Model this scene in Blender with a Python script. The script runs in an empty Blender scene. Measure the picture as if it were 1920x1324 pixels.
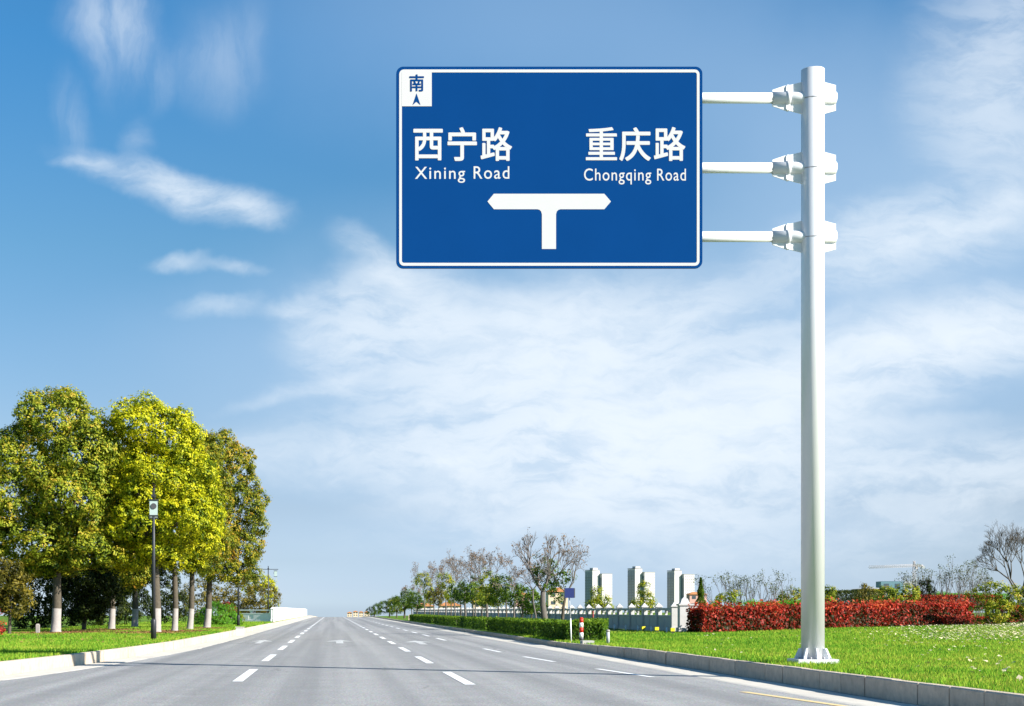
import bpy, bmesh, math, random
import numpy as np
from mathutils import Vector, Matrix

R = math.radians
rng = np.random.default_rng(11)
random.seed(5)
S = bpy.context.scene
COL = S.collection

# ------------------------------------------------------------------ camera
KY = 2.0                                              # every distance below is given for a 1500-pixel lens; the lens is KY times longer
EYE, F0, VX, VY = 1.16, 1500.0, 623.0, 1145.0         # eye height, unit lens in photo pixels, vanishing point
FPX = F0 * KY
cam = bpy.data.cameras.new('camera')
cam.sensor_width = 36.0
cam.lens = FPX / 1920 * 36
cam.shift_x = (960 - VX) / 1920
cam.shift_y = (VY - 662) / 1920
cam.clip_start, cam.clip_end = 0.1, 20000
camo = bpy.data.objects.new('camera', cam)
camo.location = (0, 0, EYE)
camo.rotation_euler = (R(90), 0, 0)
COL.objects.link(camo)
S.camera = camo

# ------------------------------------------------------------------ light
S.view_settings.view_transform = 'Standard'
S.view_settings.look = 'None'
S.view_settings.exposure = 1.5
S.view_settings.gamma = 1
SUN_EL, SUN_AZ = R(30), R(123)                        # azimuth from +Y towards +X
to_sun = Vector((math.sin(SUN_AZ) * math.cos(SUN_EL), math.cos(SUN_AZ) * math.cos(SUN_EL), math.sin(SUN_EL)))
sl = bpy.data.lights.new('sun', 'SUN')
sl.energy, sl.angle, sl.color = 3.8, R(0.5), (1.0, 0.95, 0.87)
so = bpy.data.objects.new('sun', sl)
so.rotation_euler = to_sun.to_track_quat('Z', 'Y').to_euler()
COL.objects.link(so)


# ------------------------------------------------------------------ node helper
class NT:
    def __init__(self, tree):
        self.t = tree; self.t.nodes.clear()

    def n(self, kind, ins=None, **props):
        nd = self.t.nodes.new(kind)
        for k, v in props.items(): setattr(nd, k, v)
        for k, v in (ins or {}).items():
            sock = nd.inputs[k]
            if isinstance(v, bpy.types.NodeSocket): self.t.links.new(v, sock)
            else:
                if sock.type == 'RGBA' and len(v) == 3: v = (*v, 1)
                sock.default_value = v
        return nd

    def math(self, op, a, b=0.0, clamp=False):
        return self.n('ShaderNodeMath', {0: a, 1: b}, operation=op, use_clamp=clamp).outputs[0]

    def mix(self, f, a, b, mode='MIX'):
        nd = self.n('ShaderNodeMix', data_type='RGBA', blend_type=mode)
        for i, v in ((0, f), (6, a), (7, b)):
            if isinstance(v, bpy.types.NodeSocket): self.t.links.new(v, nd.inputs[i])
            else: nd.inputs[i].default_value = v if i == 0 else (*v, 1)[:4]
        return nd.outputs[2]

    def ramp(self, f, stops):
        nd = self.n('ShaderNodeValToRGB', {0: f})
        el = nd.color_ramp.elements
        while len(el) < len(stops): el.new(0.5)
        for e, (p, c) in zip(el, stops):
            e.position = p; e.color = (*c, 1)[:4]
        return nd.outputs[0]

    def rng(self, v, a, b, c=0.0, d=1.0, smooth=False):
        return self.n('ShaderNodeMapRange', {0: v, 1: a, 2: b, 3: c, 4: d},
                      interpolation_type='SMOOTHSTEP' if smooth else 'LINEAR').outputs[0]

    def noise(self, vec, scale, detail=4, rough=0.55, dist=0.0):
        ins = {'Scale': scale, 'Detail': detail, 'Roughness': rough, 'Distortion': dist}
        if vec is not None: ins['Vector'] = vec
        return self.n('ShaderNodeTexNoise', ins)


# ------------------------------------------------------------------ sky: Nishita plus a procedural layer of cirrus laid out by direction
W = bpy.data.worlds.new('World'); S.world = W; W.use_nodes = True
w = NT(W.node_tree)
sky = w.n('ShaderNodeTexSky', sky_type='NISHITA', sun_disc=False, sun_elevation=SUN_EL, sun_rotation=SUN_AZ,
          altitude=0, air_density=1.0, dust_density=0.6, ozone_density=2.2)
gen = w.n('ShaderNodeTexCoord').outputs['Generated']
sp = w.n('ShaderNodeSeparateXYZ', {0: gen})
dy = w.math('MAXIMUM', sp.outputs[1], 0.12)
uu, vv = w.math('MULTIPLY', w.math('DIVIDE', sp.outputs[0], dy), KY), w.math('MULTIPLY', w.math('DIVIDE', sp.outputs[2], dy), KY)
tint = w.ramp(w.math('MULTIPLY', sp.outputs[2], 2.8, True), [(.014, (.475, .60, .92)), (.041, (.41, .51, .81)), (.087, (.352, .42, .63)), (.178, (.335, .36, .47)), (.314, (.34, .377, .443)), (.448, (.306, .388, .45)), (.621, (.248, .40, .46)), (.937, (.162, .412, .542))])
skyc = w.mix(1.0, sky.outputs[0], tint, 'MULTIPLY')
uv = w.n('ShaderNodeCombineXYZ', {0: uu, 1: vv, 2: 0.0}).outputs[0]
wn = w.noise(uv, 5.0, 5, 0.6)
wv = w.n('ShaderNodeVectorMath', {0: wn.outputs['Color'], 1: (0.5, 0.5, 0.5)}, operation='SUBTRACT').outputs[0]
ws = w.n('ShaderNodeVectorMath', {0: wv, 'Scale': 0.075}, operation='SCALE').outputs[0]
uvw = w.n('ShaderNodeVectorMath', {0: uv, 1: ws}, operation='ADD').outputs[0]


def blob(px, py, rx, ry, ang, weight):
    m = w.n('ShaderNodeMapping', {'Vector': uvw, 'Location': ((px - VX) / F0, (VY - py) / F0, 0),
                                  'Rotation': (0, 0, R(ang)), 'Scale': (rx / F0, ry / F0, 1)}, vector_type='TEXTURE')
    l = w.n('ShaderNodeVectorMath', {0: m.outputs[0]}, operation='LENGTH').outputs['Value']
    return w.rng(l, 1.0, 0.0, 0.0, weight, True)


# px, py, half width, half height, tilt, strength: broad veils, wind-drawn wisps, and the falling streaks high on the left
veil = [(1150, 780, 1050, 520, 0, .95), (1850, 480, 700, 560, 0, .75), (1050, 40, 900, 330, 0, .34), (1450, 260, 500, 330, 0, .3), (1300, 1000, 1200, 260, 0, .12), (420, 640, 420, 170, 0, .12)]
soft = [(1060, 690, 620, 230, 8, .80), (1150, 870, 640, 170, 0, 1.0), (700, 590, 240, 140, 20, .55), (1750, 650, 500, 130, 14, .75),
        (1880, 150, 230, 400, -6, .33), (1420, 790, 440, 140, 12, .55), (1660, 460, 360, 120, 14, .45), (560, 860, 380, 80, 0, .22),
        (1800, 900, 480, 140, 0, .45), (1300, 1010, 900, 110, 0, .22)]
wisp = [(300, 335, 260, 44, -16, .9), (405, 375, 180, 58, -16, 1.15), (480, 405, 90, 40, -26, .7), (262, 262, 45, 60, 0, .3), (150, 300, 80, 20, -4, .55),
        (330, 482, 75, 22, 2, .65), (455, 513, 60, 16, -10, .55), (390, 500, 120, 20, -8, .3), (410, 572, 120, 28, 5, .6), (560, 578, 100, 24, 4, .85),
        (690, 480, 110, 60, -30, .85), (750, 530, 130, 60, -30, .7), (860, 600, 330, 70, 8, .6), (1080, 610, 260, 60, -6, .5),
        (940, 835, 260, 60, 24, .7), (1150, 800, 360, 40, 4, .6), (1650, 655, 440, 40, 10, .95), (1300, 740, 420, 36, 10, .5),
        (1800, 420, 220, 50, 22, .75), (1870, 370, 120, 50, 30, .6), (1760, 755, 90, 22, 0, .5), (1520, 700, 200, 30, 14, .5), (620, 720, 220, 30, 12, .45), (560, 735, 200, 22, 16, .4), (840, 860, 60, 90, -30, .35), (1000, 560, 300, 24, -8, .45), (1250, 690, 300, 22, 12, .45), (1500, 610, 260, 24, 16, .4), (1100, 930, 380, 20, 2, .4), (1700, 800, 260, 26, 6, .4)]
fall = [(215, 60, 80, 170, 8, .85), (262, 40, 60, 150, 4, .85), (180, 10, 90, 110, 0, .5), (400, 110, 130, 130, -6, .5), (140, 215, 45, 130, 8, .55),
        (300, 150, 40, 90, -6, .4), (470, 60, 60, 120, 0, .3)]


def total(bs):
    o = None
    for q in bs:
        e = blob(*q); o = e if o is None else w.math('ADD', o, e)
    return o


def streaks(rot, sx, sy, scale, lo, hi, floor):
    mp = w.n('ShaderNodeMapping', {'Vector': uvw, 'Rotation': (0, 0, R(rot)), 'Scale': (sx, sy, 1)}).outputs[0]
    return w.rng(w.noise(mp, scale, 10, 0.62, 0.35).outputs[0], lo, hi, floor, 1.0, True)


den = w.math('MULTIPLY', w.math('MULTIPLY', total(soft), w.math('ADD', w.math('MULTIPLY', streaks(-14, 2.0, 5.5, 1.5, .34, .62, .2), .6), w.math('MULTIPLY', streaks(16, 4.0, 11.0, 3.0, .36, .62, .1), .5))), 2.2)
den = w.math('ADD', den, w.math('MULTIPLY', w.math('MULTIPLY', total(wisp), streaks(-12, 4.0, 9.0, 2.0, .32, .70, .22)), .78))
den = w.math('ADD', den, w.math('MULTIPLY', w.math('MULTIPLY', total(fall), streaks(4, 9.0, 1.5, 1.8, .32, .74, .2)), .5))
den = w.math('SUBTRACT', 1.0, w.math('POWER', 2.718, w.math('MULTIPLY', den, -1.2)), True)
CLOUD = (3.15, 3.45, 3.75)
haze = w.math('SUBTRACT', 1.0, w.math('POWER', 2.718, w.math('MULTIPLY', total(veil), -1.3)), True)
skymix = w.mix(den, w.mix(haze, skyc, (1.72, 2.42, 3.30)), CLOUD)
bg = w.n('ShaderNodeBackground', {'Color': skymix, 'Strength': 0.099})
w.n('ShaderNodeOutputWorld', {0: bg.outputs[0]})


# ------------------------------------------------------------------ materials
def new_mat(name):
    m = bpy.data.materials.new(name); m.use_nodes = True
    return m, NT(m.node_tree)


def plain(name, col, rough=0.6, metal=0.0, var=0.12, scale=6.0, bump=0.0, bscale=40.0, spec=0.4, island=0.0):
    m, t = new_mat(name)
    co = t.n('ShaderNodeTexCoord').outputs['Object']
    nz = t.noise(co, scale, 6, 0.6).outputs[0]
    c = t.mix(nz, tuple(x * (1 - var * 1.6) for x in col), tuple(min(1, x * (1 + var * 1.6)) for x in col))
    if island:
        g = t.n('ShaderNodeNewGeometry').outputs['Random Per Island']
        c = t.mix(t.math('MULTIPLY', g, island), c, tuple(x * 0.55 for x in col))
    ins = {'Base Color': c, 'Roughness': rough, 'Metallic': metal, 'Specular IOR Level': spec}
    if bump:
        b = t.n('ShaderNodeBump', {'Strength': bump, 'Distance': 0.02, 'Height': t.noise(co, bscale, 5, 0.65).outputs[0]})
        ins['Normal'] = b.outputs[0]
    t.n('ShaderNodeOutputMaterial', {0: t.n('ShaderNodeBsdfPrincipled', ins).outputs[0]})
    return m


def leafy(name, stops, trans=0.42, hue_scale=0.6, var=0.2):
    """leaf material: 'tint' picks the leaf's own colour (old leaf to fresh tip), each leaf varies a little"""
    m, t = new_mat(name)
    co = t.n('ShaderNodeTexCoord').outputs['Object']
    g = t.n('ShaderNodeNewGeometry').outputs['Random Per Island']
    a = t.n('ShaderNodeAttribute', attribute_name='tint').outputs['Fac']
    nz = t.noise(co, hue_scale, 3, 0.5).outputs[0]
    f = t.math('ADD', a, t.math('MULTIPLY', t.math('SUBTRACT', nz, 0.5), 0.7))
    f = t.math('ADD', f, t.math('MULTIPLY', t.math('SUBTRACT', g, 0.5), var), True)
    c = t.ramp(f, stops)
    d = t.n('ShaderNodeBsdfPrincipled', {'Base Color': c, 'Roughness': 0.55, 'Specular IOR Level': 0.25})
    tr = t.n('ShaderNodeBsdfTranslucent', {'Color': c})
    t.n('ShaderNodeOutputMaterial', {0: t.n('ShaderNodeMixShader', {0: trans, 1: d.outputs[0], 2: tr.outputs[0]}).outputs[0]})
    return m


def asphalt():
    m, t = new_mat('asphalt')
    co = t.n('ShaderNodeTexCoord').outputs['Object']
    big = t.noise(t.n('ShaderNodeMapping', {'Vector': co, 'Scale': (0.9, 0.09, 1)}).outputs[0], 1.0, 5, 0.6).outputs[0]
    mid = t.noise(co, 1.3, 6, 0.65).outputs[0]
    fine = t.noise(co, 26.0, 4, 0.85).outputs[0]
    vor = t.n('ShaderNodeTexVoronoi', {'Vector': co, 'Scale': 55.0}).outputs['Color']
    c = t.mix(big, (0.305, 0.308, 0.305), (0.50, 0.495, 0.485))
    c = t.mix(t.rng(mid, 0.35, 0.7, 0, 0.45), c, (0.19, 0.19, 0.185))
    c = t.mix(t.rng(fine, 0.36, 0.66, 0, 1.0), t.mix(0.66, c, (0.075, 0.076, 0.078)), t.mix(0.5, c, (0.56, 0.55, 0.53)))
    c = t.mix(0.3, c, vor, 'SOFT_LIGHT')
    trk = t.noise(t.n('ShaderNodeMapping', {'Vector': co, 'Scale': (1.6, 0.012, 1)}).outputs[0], 1.0, 2, 0.5).outputs[0]
    c = t.mix(t.rng(trk, 0.4, 0.62, 0, 0.35), c, (0.11, 0.115, 0.12))
    sx = t.n('ShaderNodeSeparateXYZ', {0: co}).outputs[0]
    wt = t.math('SINE', t.math('MULTIPLY', t.math('ADD', sx, 0.62), 2 * math.pi / 1.86))
    c = t.mix(t.math('MULTIPLY', t.rng(wt, 0.1, 1.0, 0, 0.20, True), t.rng(mid, .3, .6, .4, 1.0)), c, (0.12, 0.124, 0.13))
    vd = t.n('ShaderNodeTexVoronoi', {'Vector': t.n('ShaderNodeMapping', {'Vector': t.n('ShaderNodeVectorMath', {0: co, 1: t.n('ShaderNodeVectorMath', {0: t.noise(co, 1.1, 4).outputs['Color'], 'Scale': 1.2}, operation='SCALE').outputs[0]}, operation='ADD').outputs[0], 'Scale': (.35, .10, 1)}).outputs[0], 'Scale': 1.0}, feature='DISTANCE_TO_EDGE').outputs[0]
    gate = t.rng(t.noise(co, 0.12, 2).outputs[0], 0.52, 0.60, 0, 1)
    c = t.mix(t.math('MULTIPLY', t.rng(vd, 0.004, 0.012, 0.55, 0.0), gate), c, (0.05, 0.05, 0.055))
    bp = t.n('ShaderNodeBump', {'Strength': 0.5, 'Distance': 0.012, 'Height': fine})
    t.n('ShaderNodeOutputMaterial', {0: t.n('ShaderNodeBsdfPrincipled', {'Base Color': c, 'Roughness': 0.85, 'Specular IOR Level': 0.25,
                                                                       'Normal': bp.outputs[0]}).outputs[0]})
    return m


def paint_mark(name, col, wear=0.86):
    m, t = new_mat(name)
    co = t.n('ShaderNodeTexCoord').outputs['Object']
    f = t.noise(co, 30.0, 5, 0.75).outputs[0]
    g = t.noise(co, 3.0, 4, 0.6).outputs[0]
    worn = t.rng(t.math('ADD', f, t.math('MULTIPLY', g, 0.5)), wear, wear + .12, 0.0, 0.85)
    c = t.mix(worn, col, (0.25, 0.25, 0.25))
    t.n('ShaderNodeOutputMaterial', {0: t.n('ShaderNodeBsdfPrincipled', {'Base Color': c, 'Roughness': 0.7}).outputs[0]})
    return m


def turf(name):
    m, t = new_mat(name)
    co = t.n('ShaderNodeTexCoord').outputs['Object']
    a = t.noise(co, 0.55, 4, 0.6).outputs[0]
    b = t.noise(co, 7.0, 6, 0.7).outputs[0]
    c = t.ramp(a, [(0.3, (0.07, 0.16, 0.012)), (0.5, (0.13, 0.23, 0.016)), (0.7, (0.20, 0.28, 0.02))])
    c = t.mix(t.rng(b, 0.35, 0.7, 0, 0.7), t.mix(0.4, c, (0.02, 0.05, 0.004)), c)
    bp = t.n('ShaderNodeBump', {'Strength': 0.6, 'Distance': 0.04, 'Height': b})
    t.n('ShaderNodeOutputMaterial', {0: t.n('ShaderNodeBsdfPrincipled', {'Base Color': c, 'Roughness': 0.9, 'Specular IOR Level': 0.15,
                                                                       'Normal': bp.outputs[0]}).outputs[0]})
    return m


def blades(name):
    m, t = new_mat(name)
    co = t.n('ShaderNodeTexCoord').outputs['Object']
    a = t.math('ADD', t.math('MULTIPLY', t.noise(co, 0.5, 4, 0.6).outputs[0], .6), t.math('MULTIPLY', t.noise(co, 0.13, 3, 0.6).outputs[0], .44))
    g = t.n('ShaderNodeNewGeometry').outputs['Random Per Island']
    f = t.math('ADD', a, t.math('MULTIPLY', t.math('SUBTRACT', g, 0.5), 0.35), True)
    c = t.ramp(f, [(0.32, (0.06, 0.19, 0.02)), (0.46, (0.17, 0.37, 0.03)), (0.58, (0.30, 0.45, 0.04)), (0.74, (0.42, 0.42, 0.07))])
    d = t.n('ShaderNodeBsdfDiffuse', {'Color': c}); tr = t.n('ShaderNodeBsdfTranslucent', {'Color': c})
    t.n('ShaderNodeOutputMaterial', {0: t.n('ShaderNodeMixShader', {0: 0.35, 1: d.outputs[0], 2: tr.outputs[0]}).outputs[0]})
    return m


M = dict(
    worn=paint_mark('road_paint_worn', (0.66, 0.66, 0.64), 0.70),
    asphalt=asphalt(), line=paint_mark('road_paint_white', (0.8, 0.8, 0.79), 0.80), yellow=paint_mark('road_paint_yellow', (0.72, 0.55, 0.26)),
    gutter=plain('gutter_concrete', (0.58, 0.54, 0.47), 0.85, var=.16, scale=5, bump=.3, island=.25),
    kerb=plain('kerb_stone', (0.56, 0.46, 0.345), 0.85, var=.3, scale=7, bump=.5, bscale=50, island=.35),
    turf=turf('turf'), blades=blades('grass_blades'),
    pole=plain('galvanised_paint', (0.72, 0.72, 0.735), 0.36, 0.2, var=.03, scale=2, spec=.4),
    bracket=plain('bracket_paint', (0.68, 0.69, 0.71), 0.55, 0.0, var=.03, scale=3),
    seam=plain('seam_steel', (0.32, 0.32, 0.33), 0.5, .4),
    blue=plain('sign_blue', (0.003, 0.042, 0.163), 0.85, var=.04, scale=1.2, spec=0.0),
    white=plain('sign_white', (0.50, 0.50, 0.50), 0.8, var=.02, scale=2, spec=0.0),
    back=plain('sign_back', (0.45, 0.45, 0.46), 0.5, .5),
    bark=plain('bark', (0.085, 0.07, 0.05), 0.9, var=.35, scale=9, bump=.8, bscale=24),
    greybark=plain('grey_bark', (0.12, 0.105, 0.09), 0.9, var=.3, scale=9, bump=.6, bscale=24),
    rust_bark=plain('twig_bark', (0.15, 0.13, 0.115), 0.9, var=.3, scale=5),
    wash=plain('whitewash', (0.33, 0.30, 0.28), 0.9, var=.16, scale=7, bump=.4, bscale=30),
    lamp_steel=plain('lamp_steel', (0.035, 0.037, 0.042), 0.45, .3),
    lantern=plain('lantern_panel', (0.34, 0.42, 0.40), 0.4, var=.04),
    dark=plain('dark_plastic', (0.06, 0.06, 0.065), 0.5),
    fence_grey=plain('fence_concrete', (0.50, 0.485, 0.47), 0.8, var=.1, scale=4, bump=.2),
    fence_white=plain('fence_white', (0.80, 0.78, 0.75), 0.75, var=.05, scale=4),
    tower=plain('tower_wall', (0.52, 0.50, 0.48), 0.8, var=.05, scale=.05), tower_dark=plain('tower_shade', (0.24, 0.26, 0.29), 0.35, var=.1, scale=.1),
    tower_frame=plain('tower_band', (0.27, 0.26, 0.25), .8),
    cream=plain('cream_wall', (0.62, 0.50, 0.36), 0.85, var=.08, scale=1), pink=plain('pink_wall', (0.55, 0.32, 0.27), 0.85, var=.1, scale=1),
    tile=plain('orange_roof', (0.45, 0.19, 0.07), 0.8, var=.15, scale=1), pane=plain('window_glass', (0.06, 0.08, 0.10), 0.2),
    teal=plain('teal_cladding', (0.10, 0.19, 0.23), 0.5, var=.15, scale=.3), greywall=plain('grey_wall', (0.35, 0.37, 0.38), .8),
    crane=plain('crane_paint', (0.46, 0.41, 0.40), .7), navy=plain('navy_panel', (0.02, 0.03, 0.13), 0.4, var=.08),
    red=plain('red_paint', (0.55, 0.03, 0.015), 0.5, var=.1), darkred=plain('dark_red_paint', (0.22, 0.03, 0.02), .6),
    postgrey=plain('post_grey', (0.42, 0.43, 0.45), .6), whitepaint=plain('white_paint', (0.78, 0.78, 0.77), .5),
    boxyellow=plain('yellow_box', (0.70, 0.60, 0.02), .5), stone=plain('low_wall_stone', (0.48, 0.38, 0.31), .85, var=.2, scale=3, bump=.3),
    litter=plain('fallen_leaves', (0.72, 0.62, 0.42), .8, island=.7), litter_brown=plain('brown_leaves', (0.27, 0.13, 0.05), .9, island=.6),
    soil=plain('soil', (0.16, 0.10, 0.05), .95, var=.3, scale=5, bump=.5),
    paving=plain('paving_slab', (0.45, 0.43, 0.40), .85),
    L_olive=leafy('leaf_olive', [(0.06, (0.045, 0.085, 0.008)), (0.30, (0.22, 0.29, 0.018)), (0.58, (0.43, 0.44, 0.03)), (0.95, (0.60, 0.38, 0.05))]),
    L_yellow=leafy('leaf_yellow', [(0.08, (0.08, 0.14, 0.006)), (0.30, (0.33, 0.38, 0.010)), (0.58, (0.62, 0.60, 0.014)), (0.97, (0.74, 0.62, 0.025))]),
    L_brown=leafy('leaf_bronze', [(0.06, (0.04, 0.075, 0.007)), (0.30, (0.18, 0.23, 0.014)), (0.58, (0.38, 0.34, 0.022)), (0.95, (0.54, 0.28, 0.035))]),
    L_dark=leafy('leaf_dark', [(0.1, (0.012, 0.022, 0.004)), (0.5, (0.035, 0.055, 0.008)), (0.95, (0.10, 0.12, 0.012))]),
    L_ochre=leafy('leaf_ochre', [(0.1, (0.07, 0.07, 0.010)), (0.5, (0.20, 0.165, 0.02)), (0.95, (0.34, 0.25, 0.03))]),
    L_green=leafy('leaf_green', [(0.1, (0.03, 0.07, 0.006)), (0.5, (0.10, 0.18, 0.010)), (0.95, (0.22, 0.28, 0.02))]),
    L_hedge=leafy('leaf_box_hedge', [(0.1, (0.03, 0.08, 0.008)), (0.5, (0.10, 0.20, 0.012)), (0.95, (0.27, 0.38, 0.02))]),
    L_bright=leafy('leaf_bright', [(0.1, (0.06, 0.18, 0.014)), (0.5, (0.13, 0.34, 0.02)), (0.95, (0.22, 0.44, 0.024))]),
    L_lime=leafy('leaf_lime', [(0.1, (0.16, 0.20, 0.006)), (0.95, (0.42, 0.42, 0.01))]),
    L_red=leafy('leaf_red', [(0.06, (0.02, 0.03, 0.006)), (0.18, (0.06, 0.045, 0.012)), (0.36, (0.24, 0.022, 0.014)), (0.58, (0.52, 0.04, 0.022)), (0.97, (0.68, 0.17, 0.06))]),
    L_grey=leafy('leaf_greygreen', [(0.1, (0.08, 0.10, 0.05)), (0.95, (0.20, 0.23, 0.11))]),
    L_pod=leafy('seed_pod', [(0.1, (0.16, 0.10, 0.06)), (0.95, (0.36, 0.24, 0.15))]),
)


# ------------------------------------------------------------------ object helpers
def thing(name, label, cat, loc=(0, 0, 0), rz=0.0, group=None):
    o = bpy.data.objects.new(name, None); COL.objects.link(o)
    o.location = loc; o.rotation_euler = (0, 0, rz); o.empty_display_size = 0.2
    o['label'] = label; o['category'] = cat
    if group: o['group'] = group
    return o


def link(name, me, parent=None, mats=()):
    for m in mats: me.materials.append(m)
    o = bpy.data.objects.new(name, me); COL.objects.link(o)
    if parent: o.parent = parent
    return o


def struct(name, me, mats, kind='structure'):
    o = link(name, me, None, mats); o['kind'] = kind
    return o


def dup(root, loc, rz, label, group=None):
    r = root.copy(); COL.objects.link(r); r.location = loc; r.rotation_euler = (0, 0, rz); r['label'] = label
    if group: r['group'] = group
    for ch in list(root.children):
        c = ch.copy(); COL.objects.link(c); c.parent = r
        for g in list(ch.children):
            d = g.copy(); COL.objects.link(d); d.parent = c
    return r


class MB:
    """collects vertices and faces; faces carry a material index"""
    def __init__(self): self.v, self.f, self.mi, self.sm = [], [], [], []

    def face(self, idx, mi=0, smooth=False):
        self.f.append(idx); self.mi.append(mi); self.sm.append(smooth)

    def box(self, c, s, mi=0, rz=0.0, taper=1.0):
        b = len(self.v); cr, sr = math.cos(rz), math.sin(rz)
        for dz in (-.5, .5):
            k = taper if dz > 0 else 1.0
            for dx, dy_ in ((-.5, -.5), (.5, -.5), (.5, .5), (-.5, .5)):
                x, y = dx * s[0] * k, dy_ * s[1] * k
                self.v.append((c[0] + x * cr - y * sr, c[1] + x * sr + y * cr, c[2] + dz * s[2]))
        for q in ((3, 2, 1, 0), (4, 5, 6, 7), (0, 1, 5, 4), (1, 2, 6, 5), (2, 3, 7, 6), (3, 0, 4, 7)):
            self.face([b + i for i in q], mi)

    def prism(self, pts, y0, y1, mi=0):
        """outline pts (x, z) extruded from y0 (front) to y1"""
        b, n = len(self.v), len(pts)
        for y in (y0, y1):
            for x, z in pts: self.v.append((x, y, z))
        self.face([b + i for i in range(n)], mi); self.face([b + n + i for i in reversed(range(n))], mi)
        for i in range(n):
            j = (i + 1) % n
            self.face([b + i, b + n + i, b + n + j, b + j], mi)

    def tube(self, path, radii, n=8, mi=0, cap=True, mis=None):
        P_ = [Vector(p) for p in path]; rings = []
        up = Vector((0.13, 0.31, 0.94))
        for i, p in enumerate(P_):
            d = (P_[min(i + 1, len(P_) - 1)] - P_[max(i - 1, 0)])
            d = d.normalized() if d.length > 1e-9 else Vector((0, 0, 1))
            a = d.cross(up if abs(d.dot(up)) < 0.97 else Vector((1, 0, 0))).normalized(); c = d.cross(a)
            rings.append(len(self.v))
            for k in range(n):
                th = 2 * math.pi * k / n
                self.v.append(tuple(p + (a * math.cos(th) + c * math.sin(th)) * radii[i]))
        for i in range(len(P_) - 1):
            for k in range(n):
                a0, a1 = rings[i] + k, rings[i] + (k + 1) % n
                self.face([a0, rings[i + 1] + k, rings[i + 1] + (k + 1) % n, a1], mis[i] if mis else mi, True)
        if cap:
            self.face([rings[0] + k for k in range(n)], mis[0] if mis else mi)
            self.face([rings[-1] + k for k in reversed(range(n))], mis[-1] if mis else mi)

    def mesh(self, name):
        me = bpy.data.meshes.new(name)
        me.from_pydata(self.v, [], self.f)
        me.polygons.foreach_set('material_index', self.mi)
        me.polygons.foreach_set('use_smooth', self.sm)
        me.update()
        return me

    def build(self, name, mats, parent=None):
        return link(name, self.mesh(name), parent, mats if isinstance(mats, (list, tuple)) else [mats])


def quads_mesh(name, V, k=4, tint=None):
    """V: (N, k, 3) separate faces"""
    n = len(V)
    me = bpy.data.meshes.new(name)
    me.vertices.add(n * k); me.vertices.foreach_set('co', np.ascontiguousarray(V, dtype=np.float32).ravel())
    me.loops.add(n * k); me.loops.foreach_set('vertex_index', np.arange(n * k, dtype=np.int32))
    me.polygons.add(n); me.polygons.foreach_set('loop_start', np.arange(0, n * k, k, dtype=np.int32))
    if tint is not None:
        at = me.attributes.new('tint', 'FLOAT', 'FACE'); at.data.foreach_set('value', np.asarray(tint, dtype=np.float32))
    me.update(calc_edges=True)
    return me


def unit(a): return a / np.maximum(np.linalg.norm(a, axis=-1, keepdims=True), 1e-9)


def leaf_quads(C_, N_, L_, asp=0.5):
    """diamond leaves with centre C_, normal N_, length L_"""
    n = len(C_)
    T = unit(np.cross(N_, rng.normal(size=(n, 3)))); B = np.cross(N_, T)
    L_ = np.asarray(L_).reshape(-1, 1)
    droop = N_ * L_ * 0.12
    return np.stack([C_ - T * L_ * .5 - droop, C_ - B * L_ * asp * .5, C_ + T * L_ * .5 - droop, C_ + B * L_ * asp * .5], 1)


# ------------------------------------------------------------------ the lie of the land
def drop(y):
    t = max(0.0, y / KY - 140.0)
    return -0.012 * t * t / (t + 20.0)


def sstep(a, b, x):
    t = min(1.0, max(0.0, (x - a) / (b - a))); return t * t * (3 - 2 * t)


XL = [(-40, -22), (-5, -14.5), (2, -11.5), (6, -9.0), (10, -7.15), (14.1, -5.87), (17, -5.35), (20.7, -4.93), (24, -4.68), (35, -4.50), (80, -4.35), (145, -4.2), (4000, -4.2)]
YE = [(-40, 9.0), (5, 7.2), (9.7, 6.2), (11.4, 5.86), (14, 5.56), (15.8, 5.27), (18, 5.03), (20, 4.82), (23, 4.65), (30, 4.4), (60, 4.25), (160, 4.2), (4000, 4.2)]


def interp(tab, y): return float(np.interp(y / KY, [a for a, _ in tab], [b for _, b in tab]))


def xl(y): return interp(XL, y)
XR = 7.2
def kerb_l(y): return 0.25
def kerb_r(y): return 0.27 - 0.12 * sstep(17, 27, y / KY)


def gz(x, y):
    if x < xl(y): return kerb_l(y) + drop(y)
    if x > XR:
        k = kerb_r(y)
        return k + (0.27 - k) * sstep(8.0, 14.0, x) + 0.018 * max(0.0, min(x, 45) - 14) + drop(y)
    return drop(y)


def X(px, d): return (px - VX) / F0 * d
def Z(py, d): return EYE + (VY - py) / F0 * d
def gp(px, d): x = X(px, d); return (x, d * KY, gz(x, d * KY))


YS = [-40, -20, -8] + list(np.arange(-2, 40, 1.0)) + list(np.arange(40, 140, 4.0)) + list(np.arange(140, 240, 8.0)) + [260, 300, 400, 600, 900, 1400, 2200, 3500]
YS = [y * KY for y in YS]


def sheet(name, cols, mats, zoff=0.0, rows=YS, kind='structure'):
    """cols: list of functions y -> (x, z)"""
    v, f = [], []
    nc = len(cols)
    for y in rows:
        for c in cols:
            x, z = c(y); v.append((x, y, z + zoff))
    for i in range(len(rows) - 1):
        for j in range(nc - 1):
            a = i * nc + j; f.append((a, a + 1, a + nc + 1, a + nc))
    me = bpy.data.meshes.new(name); me.from_pydata(v, [], f)
    me.polygons.foreach_set('use_smooth', [True] * len(f)); me.update()
    return struct(name, me, mats, kind)


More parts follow.
